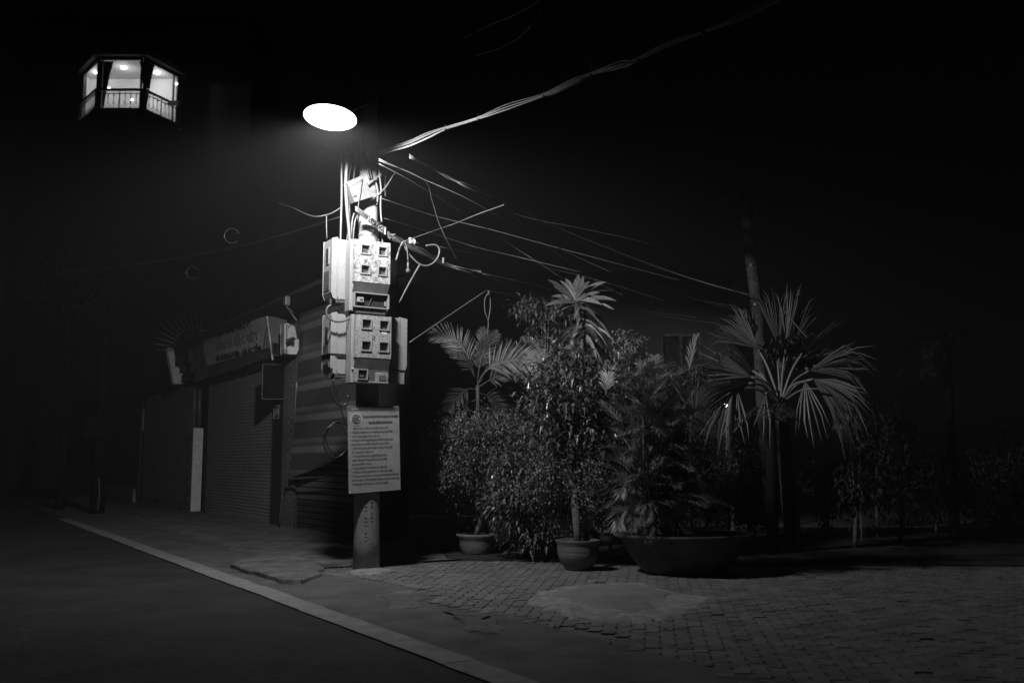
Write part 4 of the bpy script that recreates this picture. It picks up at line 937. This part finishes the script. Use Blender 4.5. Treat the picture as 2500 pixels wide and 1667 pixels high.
# small lit lantern behind the fan palm
lp = at(1773, 992, 15.6); lt = empty('garden_lantern', lp, 'tiny lit lantern shining behind the fan palm', 'lantern')
MB().lathe([(.02, -.02), (.033, -.008), (.033, .014), (.02, .03)], lp, 10).build('glow', emat('lantern_glow', 30), lt)
MB().lathe([(.07, .04), (.01, .09)], lp, 10).build('cap', M['iron'], lt); MB().tube([V((lp.x, lp.y, .03)), lp - UP * .03], .02, 8).build('stem', M['iron'], lt)

# ------------------------------------------------------------------ plants
def rnd(a): return random.uniform(-a, a)
def leaf_geo(mb, p, d, up, L_, W_, droop=.25):
    """one leaf: folded, pointed blade of six vertices"""
    d = d.normalized(); s = d.cross(up); s = s.normalized() if s.length > 1e-4 else V((1, 0, 0)); n = s.cross(d)
    p1 = p + d * (L_ * .4) + n * (L_ * .04); p2 = p + d * L_ - n * (L_ * droop)
    b = len(mb.v); mb.v += [p, p1 + s * (W_ / 2) + n * W_ * .15, p1 - s * (W_ / 2) + n * W_ * .15, p1, p2]
    mb.f += [[b, b + 3, b + 1], [b, b + 2, b + 3], [b + 1, b + 3, b + 4], [b + 3, b + 2, b + 4]]
def crown_pts(c, rad, n, lumps=40, shell=.5, sp=.2):
    Ls = []
    for k in range(lumps):
        while True:
            q_ = V((rnd(1), rnd(1), rnd(1)))
            if shell < q_.length < 1: break
        Ls.append((V((c.x + q_.x * rad[0], c.y + q_.y * rad[1], c.z + q_.z * rad[2])), q_))
    out = []
    for k in range(n):
        l, q_ = random.choice(Ls); p = l + V((random.gauss(0, sp * rad[0]), random.gauss(0, sp * rad[1]), random.gauss(0, sp * rad[2])))
        out.append((p, q_))
    return out, Ls
def leafdir(q_, droop=.2): return (V((q_.x, q_.y, q_.z * .6)) * .7 + V((rnd(1), rnd(1), rnd(1) - droop))).normalized()
def bush(name, label, base, c, rad, n, L_, W_, mat, cat='bush', trunk_r=.03, lumps=45, droop=.3, indiv=0, sp=.16, group=None, shell=.45, stem='branches'):
    r = empty(name, base, label, cat, group)
    pts_, Ls = crown_pts(c, rad, n, lumps, shell, sp)
    tb_ = MB(); mid_ = V((c.x, c.y, c.z - rad[2] * .5)); tb_.tube(smoothpts([base, base.lerp(mid_, .5) + V((rnd(.04), rnd(.04), 0)), mid_], 3), [trunk_r * 1.3] * 3 + [trunk_r] * 2 + [trunk_r * .8] * 2, 8)
    for l, q_ in Ls[::2]:
        m_ = mid_.lerp(l, .5) + V((rnd(.05), rnd(.05), rnd(.05))); P_ = smoothpts([base.lerp(mid_, random.uniform(.5, 1)), m_, l], 2); tb_.tube(P_, [trunk_r * .45 - trunk_r * .35 * i / len(P_) for i in range(len(P_))], 4)
    tb_.build('trunk', M['gloomblack'] if base.y > 25 else M['bark'], r, smooth=True)  # far trunks swap bark for the colour with night gloom in it
    cr = MB(); solo = []
    if indiv:
        lm = []
        for k in range(3):
            m_ = MB(); leaf_geo(m_, V((0, 0, 0)), V((0, 1, 0)), UP, L_ * (.85 + .2 * k), W_ * (.9 + .1 * k), .15 + .15 * k)
            me = bpy.data.meshes.new('leaf'); me.from_pydata([tuple(v) for v in m_.v], [], m_.f); me.materials.append(mat); lm.append(me)
        order = sorted(range(len(pts_)), key=lambda k: pts_[k][0].y); solo = set(order[:indiv])
    for k, (p, q_) in enumerate(pts_):
        d_ = leafdir(q_, droop); up_ = V((rnd(.5), rnd(.5), 1))
        if k in solo if indiv else False:
            o_ = bpy.data.objects.new('leaf', random.choice(lm)); COL.objects.link(o_); o_.parent = r; o_.location = p - V(base)
            o_.rotation_mode = 'QUATERNION'; o_.rotation_quaternion = d_.to_track_quat('Y', 'Z')
        else: leaf_geo(cr, p, d_, up_, L_ * random.uniform(.7, 1.2), W_ * random.uniform(.8, 1.15), random.uniform(.05, .4))
    if cr.v:
        o_ = cr.build('crown', mat, r)
    return r
def frond(parent, P, leafl, leafw, mat, ang=50, droop=.25, step=.035, rach=.012, up=UP, name='frond', start=.12, prof=None):
    P = smoothpts(P, 8); mb = MB(); n_ = len(P); mb.tube(P, [rach * (1 - .75 * i / n_) for i in range(n_)], 5)
    Ls_ = [0]
    for i in range(1, n_): Ls_.append(Ls_[-1] + (P[i] - P[i - 1]).length)
    tot = Ls_[-1]; s_ = tot * start
    while s_ < tot * .995:
        i = max(j for j in range(n_) if Ls_[j] <= s_); i = min(i, n_ - 2); f = (s_ - Ls_[i]) / max(1e-6, Ls_[i + 1] - Ls_[i]); p = P[i].lerp(P[i + 1], f)
        t_ = (P[i + 1] - P[i]).normalized(); sd_ = t_.cross(up); sd_ = sd_.normalized() if sd_.length > 1e-3 else V((1, 0, 0)); nn_ = sd_.cross(t_)
        x = s_ / tot; l_ = leafl * (prof(x) if prof else (sin(pi * min(1, (x * .82 + .16))) ** .6))
        for sg in (-1, 1):
            a_ = radians(ang - 22 * x + rnd(7)); d_ = t_ * cos(a_) + sd_ * (sg * sin(a_)) + nn_ * (.18 + rnd(.1))
            d_.normalize(); w_ = leafw; e1_ = p + d_ * (l_ * .5); e2_ = p + d_ * l_ - UP * (l_ * droop * random.uniform(.6, 1.4)); c_ = d_.cross(nn_).normalized() * (w_ / 2)
            b = len(mb.v); mb.v += [p - c_ * .4, p + c_ * .4, e1_ + c_, e1_ - c_, e2_]; mb.f += [[b, b + 1, b + 2, b + 3], [b + 3, b + 2, b + 4]]
        s_ += step * random.uniform(.85, 1.15)
    return mb.build(name, mat, parent)
def fan(parent, hub, tip, side, spread, R_, mat, nseg=26, droop=.2, w_=.035, pet=None, nrm_tilt=.0):
    """palmate leaf: pleated segments round a hub"""
    root = MB(); c_ = (tip - hub).normalized(); s_ = (side - c_ * side.dot(c_)).normalized(); n_ = c_.cross(s_)
    for k in range(nseg):
        a_ = -spread + 2 * spread * k / (nseg - 1) + rnd(.045); l_ = R_ * (.72 + .28 * cos(a_ * .8)) * random.uniform(.68, 1.06)
        d_ = (c_ * cos(a_) + s_ * sin(a_) + n_ * rnd(.05)).normalized(); q_ = d_.cross(n_).normalized()
        ww = w_ * l_ / R_
        pA = hub; pB = hub + d_ * l_ * .45 - UP * (l_ * droop * .12); pC = hub + d_ * l_ * .75 - UP * (l_ * droop * .4) + q_ * rnd(.02); pD = hub + d_ * l_ - UP * (l_ * droop * random.uniform(.4, 2.6)) + q_ * rnd(.06)
        b = len(root.v); fold = n_ * (ww * .5)
        root.v += [pA, pB + q_ * ww * .9, pB + fold, pB - q_ * ww * .9, pC + q_ * ww * .8, pC + fold * .8, pC - q_ * ww * .8, pD]
        root.f += [[b, b + 2, b + 1], [b, b + 3, b + 2], [b + 1, b + 2, b + 5, b + 4], [b + 2, b + 3, b + 6, b + 5], [b + 4, b + 5, b + 7], [b + 5, b + 6, b + 7]]
    o_ = root.build('fan_leaf', mat, parent)
    if pet is not None: MB().tube(smoothpts([pet, pet.lerp(hub, .5) + UP * .08, hub], 4), .014, 6).build('petiole', M['frond'], o_, smooth=True) if False else None
    return o_
def petiole(parent, a_, b_, r_=.014):
    MB().tube(smoothpts([a_, a_.lerp(b_, .5) + UP * .1, b_], 4), r_, 6).build('petiole', M['frond'], parent, smooth=True)

# pots
def pot(name, label, c, prof, mat, n=36, sx=1, sy=1, soil_r=None, soil_z=None, rims=()):
    r = empty(name, c, label, 'plant pot'); MB().lathe(prof, c, n, sx, sy).build('bowl', mat, r, smooth=True)
    if soil_r: MB().lathe([(soil_r, soil_z - .01), (soil_r * .6, soil_z + .015), (.01, soil_z + .03)], c, 20, sx, sy).build('soil', M['soil'], r)
    return r
zg = .034
p1 = gz(1162, 1362); p1 = V((p1.x, p1.y + .2, zg))
pot('plant_pot', 'pale rimmed bonsai bowl left of the other pots, holding the fine-leaved shrub', p1, [(.19, 0), (.22, .03), (.26, .15), (.265, .24), (.3, .27), (.31, .3), (.29, .31), (.24, .29), (.235, .26)], M['potpale'], soil_r=.24, soil_z=.27)
p2 = gz(1414, 1400); p2 = V((p2.x, p2.y + .17, zg))
pot('plant_pot', 'ribbed round clay pot in the middle of the row, at the pavement edge', p2, [(.15, 0), (.18, .02), (.245, .14), (.268, .22), (.262, .225), (.272, .24), (.266, .25), (.272, .3), (.262, .32), (.285, .35), (.29, .375), (.27, .38), (.24, .36), (.235, .33)], M['pot'], soil_r=.24, soil_z=.335)
p3 = gz(1690, 1416); p3 = V((p3.x, p3.y + .55, zg))
pot('plant_pot', 'huge wide shallow bowl at the right end of the row, its rim catching the light', p3, [(.45, 0), (.52, .02), (.62, .14), (.74, .3), (.8, .42), (.87, .44), (.89, .47), (.86, .49), (.78, .47), (.77, .42)], gmat('bowl_clay', .075, .6, .35, 7, .4, .4, stain=.4, stain_scale=6), 56, 1.0, .85, soil_r=.78, soil_z=.43)
p4 = gz(1480, 1338); p4 = V((p4.x, p4.y + .2, .05))
pot('plant_pot', 'shallow tray-like bowl behind the ribbed clay pot', p4, [(.25, 0), (.33, .12), (.38, .2), (.42, .22), (.42, .25), (.37, .25), (.35, .2)], M['potpale'], soil_r=.35, soil_z=.2)
p5 = gz(1100, 1352); tr_ = empty('planter_trough', V((p5.x, p5.y + .5, .05)), 'long dark rectangular trough behind the bonsai bowl', 'planter')
c5 = V((p5.x, p5.y + .5, .3)); MB().obox(c5, AXW, (.62, .3, .25)).build('trough', M['darkwall'], tr_, bevel=.02)
for (dx, dy, hx, hy) in ((0, -.3, .66, .03), (0, .3, .66, .03), (-.63, 0, .03, .27), (.63, 0, .03, .27)): MB().obox(c5 + V((dx, dy, .265)), AXW, (hx, hy, .015)).build('rim', M['potpale'], tr_)

random.seed(21)
# fine-leaved shrub in the bonsai bowl
sc = lambda Y: Y / 2440.0
c1 = at(1178, 1125, 15.1)
bush('shrub', 'fine-leaved rounded shrub growing in the bonsai bowl', p1 + UP * .27, c1, (132 * sc(15), .62, 130 * sc(15)), 17000, .062, .021, M['leafs'], 'shrub', .028, 130, .2, sp=.13, shell=.25)
# drooping shrub between the pots
c2 = at(1285, 1215, 14.3)
bush('shrub', 'drooping dark shrub filling the gap between bonsai bowl and ribbed pot', V((c2.x, 14.6, .05)), c2, (90 * sc(14.3), .45, 110 * sc(14.3)), 3000, .12, .036, M['leaf'], 'shrub', .02, 55, .35, sp=.2, indiv=150)
# glossy tree in the ribbed pot
c3 = at(1395, 985, 13.7)
bush('potted_tree', 'broad glossy-leaved small tree rising from the ribbed clay pot', p2 + UP * .33, c3, (130 * sc(13.7), .6, 130 * sc(13.7)), 3800, .125, .042, M['leaf'], 'tree', .04, 90, .1, indiv=300, sp=.17)
c4 = at(1405, 1175, 13.6)
bush('shrub', 'dense small-leaved shrub under the glossy tree, behind the ribbed pot', V((c4.x, 13.9, .05)), c4, (115 * sc(13.6), .5, 115 * sc(13.6)), 12000, .055, .024, M['leafs'], 'shrub', .025, 70, .2, sp=.15)
# upright shrub with clusters, right of the tree
for (u, v, ru, rv, n_, lb) in ((1535, 850, 55, 40, 420, 'loose leafy tree top in front of the grey house wall'), (1530, 955, 60, 60, 500, 'leafy shrub between the glossy tree and the feathery palm')):
    c_ = at(u, v, 14.6); bush('shrub', lb, V((c_.x, 14.9, .05)), c_, (ru * sc(14.6), .4, rv * sc(14.6)), n_, .1, .036, M['leaf'], 'shrub', .02, 22, .3, sp=.2)
c_ = at(1690, 905, 16.5); bush('shrub', 'small round-leaved shrub under the left edge of the fan palm', V((c_.x, 16.8, .05)), c_, (50 * sc(16.5), .4, 30 * sc(16.5)), 500, .07, .035, M['leafd'], 'shrub', .02, 20, .3, sp=.2)
# croton with variegated leaves
cb = at(1302, 1045, 14.2); ct = at(1305, 955, 14.2); cr_ = empty('croton', V((cb.x, 14.2, .05)), 'croton with long pale leaves left of the glossy tree', 'plant')
MB().tube(smoothpts([V((cb.x, 14.2, .05)), cb, cb.lerp(ct, .5) + V((.02, 0, 0)), ct], 4), .02, 8).build('stem', M['palmbark'], cr_, smooth=True)
for k in range(46):
    a_ = random.random() * 6.28; f = random.random(); p = cb.lerp(ct, .15 + .85 * f); el = rnd(.8) + .3
    d_ = V((cos(a_) * cos(el), sin(a_) * cos(el), sin(el))); m_ = MB(); leaf_geo(m_, p, d_, UP, random.uniform(.16, .26), .035, random.uniform(.1, .5)); m_.build('leaf', M['leafp'], cr_)
for k in range(7):
    m_ = MB(); leaf_geo(m_, cb + V((rnd(.03), -.03, .05 + .03 * k)), V((rnd(.4), -.2, -1)), V((0, -1, .1)), .28, .04, .05); m_.build('leaf', M['leafp'], cr_)

# feather palm, left
Y = 15.9; hub = at(1166, 940, Y); pb = V((at(1160, 1290, Y).x, Y, .05))
fpalm = empty('feather_palm', pb, 'young feather palm with arching fronds behind the fine-leaved shrub', 'palm')
MB().tube(smoothpts([pb, pb.lerp(hub, .5) + V((.03, 0, 0)), hub], 5), [.05] * 4 + [.04] * 4 + [.03] * 3, 10).build('trunk', M['palmbark'], fpalm, smooth=True)
def PX3(L_, Y0, dy): n_ = len(L_); return [at(u, v, Y0 + dy * i / (n_ - 1)) for i, (u, v) in enumerate(L_)]
FR = [([(1166, 940), (1180, 912), (1213, 889), (1253, 880), (1296, 881), (1325, 882), (1334, 895)], -.7, .42, V((.35, -1, .35))),
      ([(1168, 945), (1195, 928), (1230, 913), (1262, 912), (1285, 920)], -.4, .26, V((.3, -1, .5))),
      ([(1166, 925), (1174, 880), (1190, 840), (1205, 822), (1216, 812)], .2, .26, V((.6, -1, .1))),
      ([(1158, 920), (1148, 880), (1130, 850), (1110, 828), (1080, 818), (1050, 818)], .1, .36, V((-.3, -1, .3))),
      ([(1158, 918), (1143, 890), (1128, 868), (1124, 860)], -.2, .2, V((-.6, -1, .2))),
      ([(1163, 950), (1140, 950), (1118, 970), (1100, 992), (1092, 1004)], -.4, .32, V((-.4, -1, .5))),
      ([(1164, 975), (1140, 985), (1118, 1005), (1100, 1030), (1085, 1060)], -.4, .3, V((-.5, -1, .3))),
      ([(1166, 935), (1172, 880), (1180, 830), (1178, 800)], .5, .26, V((.1, -1, .1))),
      ([(1168, 940), (1200, 880), (1240, 850), (1275, 850)], .7, .3, V((.3, -1, .3))),
      ([(1168, 960), (1190, 965), (1215, 985), (1230, 1010)], .3, .28, V((.5, -1, .3)))]
for L_, dy, ll, up_ in FR: frond(fpalm, PX3(L_, Y, dy), ll, .02, M['frond'] if L_[-1][0] == 1334 else M['frondshade'], 58, .08, .032, .012, up=up_.normalized(), start=.25)  # one frond keeps the lit tone, the others have shade in their colour
# blurred larger fan leaves behind
Y = 18.0; b_ = V((at(1275, 1200, Y).x, Y, .05)); bp = empty('broad_palm', b_, 'dim broad-leaved palm behind the feather palm', 'palm')
h0 = at(1300, 930, Y); MB().tube([b_, h0], [.09, .07], 12).build('trunk', M['palmbark'], bp, smooth=True)
for (h, tp_, R_, sp_) in (((1335, 905), (1300, 800), .95, .5), ((1330, 900), (1360, 790), .9, .55), ((1300, 915), (1240, 820), .8, .5), ((1370, 900), (1400, 800), .8, .5), ((1310, 900), (1275, 790), .9, .3)):
    H_ = at(h[0], h[1], Y); T_ = at(tp_[0], tp_[1], Y + rnd(.2)); petiole(bp, h0, H_); fan(bp, H_, T_, V((1, .4, .1)), sp_, R_, M['fan'], 18, .2, .05)

# rosette tree (dracaena-like)
Y = 16.4; rb = V((at(1440, 1290, Y).x, Y, .05)); rt_ = at(1405, 735, Y); rs = empty('rosette_tree', rb, 'tall tree topped by a rosette of long blade leaves, behind the glossy tree', 'tree')
MB().tube(smoothpts([rb, at(1440, 1000, Y), at(1425, 860, Y), rt_], 5), [.07] * 6 + [.055] * 6 + [.04] * 4, 10).build('trunk', M['palmbark'], rs, smooth=True)
def blade(parent, p, tip, w_, droop, mat, nm='leaf', bend=.3):
    mb = MB(); d_ = tip - p; L_ = d_.length; s_ = d_.cross(V((0, -1, .3))).normalized(); n_ = s_.cross(d_).normalized()
    ts = [0, .2, .45, .7, .88, 1]; ws = [.35, .7, 1, .85, .45, .02]; vs = []
    for t_, q_ in zip(ts, ws):
        c_ = p + d_ * t_ + UP * (bend * L_ * t_ * (1 - t_)) - UP * (droop * L_ * t_ ** 3)
        vs += [c_ + s_ * w_ * q_ / 2 + n_ * w_ * .15 * q_, c_, c_ - s_ * w_ * q_ / 2 + n_ * w_ * .15 * q_]
    fs_ = []
    for i in range(5):
        for j in range(2): a_ = i * 3 + j; fs_.append([a_, a_ + 1, a_ + 4, a_ + 3])
    mb.add(vs, fs_); return mb.build(nm, mat, parent)
tips = [(1412, 655), (1405, 672), (1380, 672), (1366, 675), (1336, 672), (1350, 690), (1440, 676), (1480, 676), (1502, 700), (1505, 722), (1345, 715), (1330, 735), (1465, 705), (1440, 712), (1425, 665), (1388, 705), (1470, 735), (1350, 750), (1500, 745)]
for k, (u, v) in enumerate(tips):
    T_ = at(u, v, Y + rnd(.5)); blade(rs, rt_ + V((rnd(.03), rnd(.03), rnd(.04))), T_, random.uniform(.07, .1), .12, M['fan'] if k < 16 else M['frond'], bend=.12)
for k in range(70):
    f = random.random(); o_ = at(1420, 740 + 150 * f, Y); a_ = random.random() * 6.28; l_ = random.uniform(.35, .65)
    T_ = o_ + V((cos(a_) * l_, sin(a_) * l_, -l_ * random.uniform(.1, .8))); blade(rs, o_ + V((rnd(.08), rnd(.08), 0)), T_, random.uniform(.05, .075), .3, M['leafd'] if k % 3 else M['frond'], bend=.25)
c_ = at(1330, 765, 16.6); bush('shrub', 'mixed dark foliage left of the rosette tree', V((c_.x, 17, .05)), c_, (70 * sc(16.6), .4, 42 * sc(16.6)), 700, .15, .04, M['leafd'], 'shrub', .03, 26, .5, sp=.2)

# feathery palm in the huge bowl
Y = p3.y; base = p3 + UP * .44; ap = empty('feathery_palm', base, 'dense feathery palm clump growing in the huge wide bowl', 'palm')
random.seed(33)
hubs = []
for k in range(12):
    bx_ = base + V((rnd(.28) - .25, rnd(.2), 0)); hx = at(1600 + rnd(80), random.uniform(960, 1220), Y - .1 + rnd(.3)); hubs.append(hx)
    MB().tube(smoothpts([bx_, bx_.lerp(hx, .5) + V((rnd(.05), rnd(.05), 0)), hx], 4), .016, 6).build('stem', M['palmbark'], ap, smooth=True)
def arch(o_, az, el, L_, sag):
    P_ = []
    for i in range(7):
        t_ = i / 6; h_ = L_ * t_; P_.append(o_ + V((cos(az) * cos(el) * h_, sin(az) * cos(el) * h_, sin(el) * h_ - sag * L_ * t_ * t_)))
    return P_
for k in range(230):
    o_ = random.choice(hubs).lerp(base + V((rnd(.4) - .2, rnd(.3), 0)), random.random() ** 1.5 * .9)
    az = random.random() * 6.28; el = random.uniform(.2, 1.3); L_ = random.uniform(.4, .72)
    frond(ap, arch(o_, az, el, L_, random.uniform(.25, .6)), .25, .0095, M['frond'] if random.random() < .85 else M['leafd'], 38, .2, .023, .007, start=.12)
for (P_, dy) in (([(1600, 1180), (1560, 1130), (1520, 1100), (1480, 1090)], -.3), ([(1600, 1150), (1560, 1060), (1525, 1000), (1490, 960)], -.2), ([(1610, 1130), (1600, 1010), (1570, 920), (1540, 850)], 0), ([(1620, 1130), (1640, 1010), (1650, 920), (1640, 860)], .1), ([(1630, 1150), (1680, 1120), (1730, 1110), (1770, 1120)], -.2), ([(1590, 1250), (1550, 1230), (1520, 1250), (1510, 1290)], -.4), ([(1600, 1240), (1570, 1190), (1530, 1180), (1515, 1210)], -.4), ([(1620, 1180), (1650, 1150), (1690, 1150), (1720, 1190)], -.4), ([(1600, 1120), (1570, 1040), (1560, 960), (1580, 900)], -.2)):
    frond(ap, PX3(P_, Y, dy), .3, .014, M['frond'], 50, .2, .028, .009, start=.1)

for (u, v, ru, rv, n_, lb) in ((1490, 1130, 60, 110, 3000, 'dark small-leaved shrub between the ribbed pot and the huge bowl'), (1640, 1060, 70, 100, 3000, 'dark leafy shrub standing behind the feathery palm'), (1730, 1180, 70, 100, 2600, 'dark low shrub right of the feathery palm, above the huge bowl rim'), (1250, 1100, 70, 100, 3500, 'dark small-leaved shrub behind the fine-leaved shrub and glossy tree')):
    c_ = at(u, v, 15.4); bush('shrub', lb, V((c_.x, 15.6, .05)), c_, (ru * sc(15.4), .4, rv * sc(15.4)), n_, .07, .03, M['leafd'], 'shrub', .02, 50, .3, sp=.17, shell=.25)
for k in range(95):
    o_ = at(random.gauss(1605, 50), random.uniform(900, 1180), Y + rnd(.3)); frond(ap, arch(o_, random.random() * 6.28, random.uniform(.3, 1.35), random.uniform(.45, .75), random.uniform(.15, .5)), .26, .01, M['frond'], 38, .2, .024, .007, start=.1)
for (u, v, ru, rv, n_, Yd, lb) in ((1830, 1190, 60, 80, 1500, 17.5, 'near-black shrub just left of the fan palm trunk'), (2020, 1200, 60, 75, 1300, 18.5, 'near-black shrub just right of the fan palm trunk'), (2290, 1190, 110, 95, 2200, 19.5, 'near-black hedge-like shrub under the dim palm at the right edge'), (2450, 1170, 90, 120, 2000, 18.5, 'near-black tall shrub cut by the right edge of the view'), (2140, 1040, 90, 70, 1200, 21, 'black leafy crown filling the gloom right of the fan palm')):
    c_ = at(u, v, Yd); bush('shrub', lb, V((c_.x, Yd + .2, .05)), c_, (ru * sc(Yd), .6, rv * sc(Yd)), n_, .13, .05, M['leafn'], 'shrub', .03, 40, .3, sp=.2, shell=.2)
# big fan palm
random.seed(40)
Y = 15.5; fb = V((at(1937, 1290, Y).x, Y, .05)); fh = at(1905, 985, Y); fp_ = empty('fan_palm', fb, 'large fan palm with drooping split leaves at the right of the row', 'palm')
zs_ = [fb.lerp(fh, i / 14) for i in range(15)]
MB().tube(zs_, [.13 - .002 * i + (.008 if i % 2 else 0) for i in range(15)], 14).build('trunk', gmat('fan_palm_bark', .05, .9, .4, 9, .6, .2), fp_, smooth=True)
Fl = [((1975, 905), (2140, 850), 1.15, .42, 26, .12, (0, -.6, 1), -.5), ((1985, 925), (2120, 990), .95, .5, 22, .3, (0, -.5, 1), -.4), ((1965, 930), (1985, 1060), .8, .4, 6, .2, (1, -.3, 0), -.7),
      ((1930, 850), (1975, 690), 1.2, .30, 14, .05, (1, .2, 0), .2), ((1900, 845), (1870, 660), 1.25, .28, 14, .05, (1, .2, 0), .4), ((1920, 840), (1928, 650), 1.25, .16, 8, .03, (1, 0, 0), .1),
      ((1850, 850), (1760, 770), 1.05, .5, 24, .1, (.6, .2, .6), .3), ((1840, 830), (1815, 740), .85, .5, 18, .05, (1, .2, .2), .5), ((1835, 920), (1715, 880), 1.1, .4, 22, .1, (0, -.5, 1), -.3),
      ((1830, 935), (1710, 985), 1.0, .4, 20, .2, (0, -.5, 1), -.5), ((1800, 950), (1812, 1060), .75, .15, 3, .3, (1, -.3, 0), -.5), ((1790, 945), (1740, 1050), .9, .25, 6, .2, (1, -.3, .3), -.5),
      ((1870, 960), (1860, 1070), .7, .2, 3, .3, (1, -.3, 0), -.5), ((1960, 860), (2060, 760), 1.1, .32, 16, .05, (.6, -.2, .6), 0), ((2010, 950), (2110, 1040), .75, .4, 16, .3, (.6, -.3, .6), .1)]
for (h, tp_, R_, sp_, ns, dr_, sd_, dy) in Fl:
    H_ = at(h[0], h[1], Y + dy); T_ = at(tp_[0], tp_[1], Y + dy * 1.3); petiole(fp_, fh, H_, .018); fan(fp_, H_, T_, V(sd_), sp_ * 1.1, R_ * .92, M['fan'] if dy < .1 else M['leafd'], int(ns * 1.3), dr_ + .06, .015)
for k in range(11):
    a_ = radians(random.uniform(10, 170)); l_ = random.uniform(40, 85); u_, v_ = 1895 + l_ * cos(a_) * 1.2, 930 - l_ * sin(a_)
    H_ = at(u_, v_, Y + random.uniform(.2, .8)); T_ = at(u_ + 90 * cos(a_), v_ - 90 * sin(a_), Y + rnd(.5)); petiole(fp_, fh, H_, .014); fan(fp_, H_, T_, V((sin(a_), .2, cos(a_))), .5, .8, M['leafd'], 20, .15, .018)
MB().tube(px([(1915, 760, 15), (1945, 795, 15), (1970, 823, 15)]), .012, 6).build('flower_stalk', M['fan'], fp_)
# slimmer palm stem beside it
s_b = V((at(1886, 1290, 15.2).x, 15.2, .05)); sl = empty('slim_palm', s_b, 'slim dark palm stem just left of the fan palm trunk', 'palm')
s_t = at(1880, 1010, 15.2); MB().tube([s_b, s_t], [.1, .07], 12).build('trunk', M['gloomblack'], sl, smooth=True)
for k in range(10):
    a_ = random.random() * 6.28; frond(sl, arch(s_t, a_, random.uniform(.2, 1), random.uniform(.5, .9), .7), .24, .016, M['leafd'], 50, .25, .04, .008)
# coconut trunk rising behind
ctp = [at(1862, 1000, 16.9), at(1852, 800, 16.9), at(1842, 700, 16.9), at(1832, 620, 16.9), at(1826, 555, 16.9), at(1822, 480, 16.9)]
cc0 = V((ctp[0].x + .12, 16.9, .03)); co = empty('coconut_palm', cc0, 'tall ringed coconut trunk disappearing into the dark behind the fan palm', 'palm')
P_ = smoothpts([cc0] + ctp, 8); MB().tube(P_, [.1 + (.004 if i % 2 else 0) for i in range(len(P_))], 14).build('trunk', gmat('coconut_bark', .07, .9, .4, 9, .6, .2), co, smooth=True)
for z_ in (650, 745): p = at(1836 if z_ < 700 else 1846, z_, 16.9); MB().lathe([(.11, -.02), (.11, .02)], p, 14).build('band', M['cable'], co)
for k in range(9):
    a_ = k * .7; frond(co, arch(ctp[-1], a_, random.uniform(.5, 1.1), 1.5, .8), .4, .02, M['leafd'], 55, .3, .09, .02)
# shrubs at the right, dim
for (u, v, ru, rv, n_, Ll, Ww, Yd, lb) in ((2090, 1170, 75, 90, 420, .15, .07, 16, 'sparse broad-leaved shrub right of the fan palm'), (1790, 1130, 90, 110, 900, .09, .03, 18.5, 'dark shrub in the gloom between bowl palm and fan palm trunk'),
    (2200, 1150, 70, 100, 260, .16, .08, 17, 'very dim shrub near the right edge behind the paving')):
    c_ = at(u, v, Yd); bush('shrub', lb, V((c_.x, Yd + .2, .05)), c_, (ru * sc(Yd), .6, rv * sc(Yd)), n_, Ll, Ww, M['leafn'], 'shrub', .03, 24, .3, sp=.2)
Y = 19; rbp = V((at(2330, 1280, Y).x, Y, .03)); rtp = at(2310, 850, Y); rp_ = empty('feather_palm', rbp, 'very dim palm high at the right edge of the garden', 'palm')
MB().tube([rbp, rtp], [.1, .08], 10).build('trunk', M['gloomblack'], rp_, smooth=True)
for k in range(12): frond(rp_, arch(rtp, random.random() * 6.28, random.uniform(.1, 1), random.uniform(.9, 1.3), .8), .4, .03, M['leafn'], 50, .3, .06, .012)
o_ = at(2090, 985, 17.5)
lf_ = empty('fern', V((o_.x, 17.5, .05)), 'arching fern-like frond lit below the fan palm at the right', 'plant')
MB().tube([V((o_.x, 17.5, .05)), o_], .015, 6).build('stem', M['bark'], lf_)
for P_ in ([(2090, 985), (2120, 975), (2160, 985), (2200, 1020)], [(2090, 985), (2070, 1000), (2050, 1040)], [(2095, 985), (2140, 1000), (2170, 1050)]): frond(lf_, PX3(P_, 17.5, -.2), .3, .025, M['frond'], 55, .3, .04, .01)
cable('rail', [at(1955, 1276, 20.5), at(2040, 1262, 21)], .035, M['dark'], 'dark low rail lying across the yard right of the fan palm trunk', 'rail')
# ivy mass on the gate post's far side and distant crown at the left
c_ = gz(432, 1235); c_ = V((c_.x, c_.y, 1.15)); bush('ivy_bush', 'dark bushy plant against the street side of the gate post', V((c_.x, c_.y, .03)), c_, (.42, .45, 1.1), 2600, .1, .06, M['dark'], 'bush', .03, 40, .4, sp=.16)
c_ = at(175, 690, 30); bush('tree', 'faint tree crown far down the road at the left', V((c_.x, 30, 0)), c_, (1.6, 1.2, .9), 1500, .16, .08, M['leafd'], 'tree', .12, 36, .3, sp=.18)

# litter and small leaves under the pots
mb = MB()
for k in range(140):
    c_ = V((random.uniform(-1, 3), random.uniform(12.6, 14.2), .045)); leaf_geo(mb, c_, V((rnd(1), rnd(1), .1)), UP, .06, .025, .1)
tag(mb.build('leaf_litter', M['leafd']), 'dry fallen leaves scattered round the pots', 'leaf litter', kind='stuff')

# ------------------------------------------------------------------ night haze
hz = MB().obox(V((0, 53, 13.5)), AXW, (76, 66.5, 14.5)).build('haze', None); hz['kind'] = 'stuff'
hm = bpy.data.materials.new('haze'); hm.use_nodes = True; t = hm.node_tree; t.nodes.clear(); ou = t.nodes.new('ShaderNodeOutputMaterial'); pv = t.nodes.new('ShaderNodeVolumePrincipled')
pv.inputs['Color'].default_value = (.9, .9, .9, 1); pv.inputs['Density'].default_value = .0021; pv.inputs['Anisotropy'].default_value = .0
t.links.new(pv.outputs[0], ou.inputs['Volume']); hz.data.materials.append(hm)
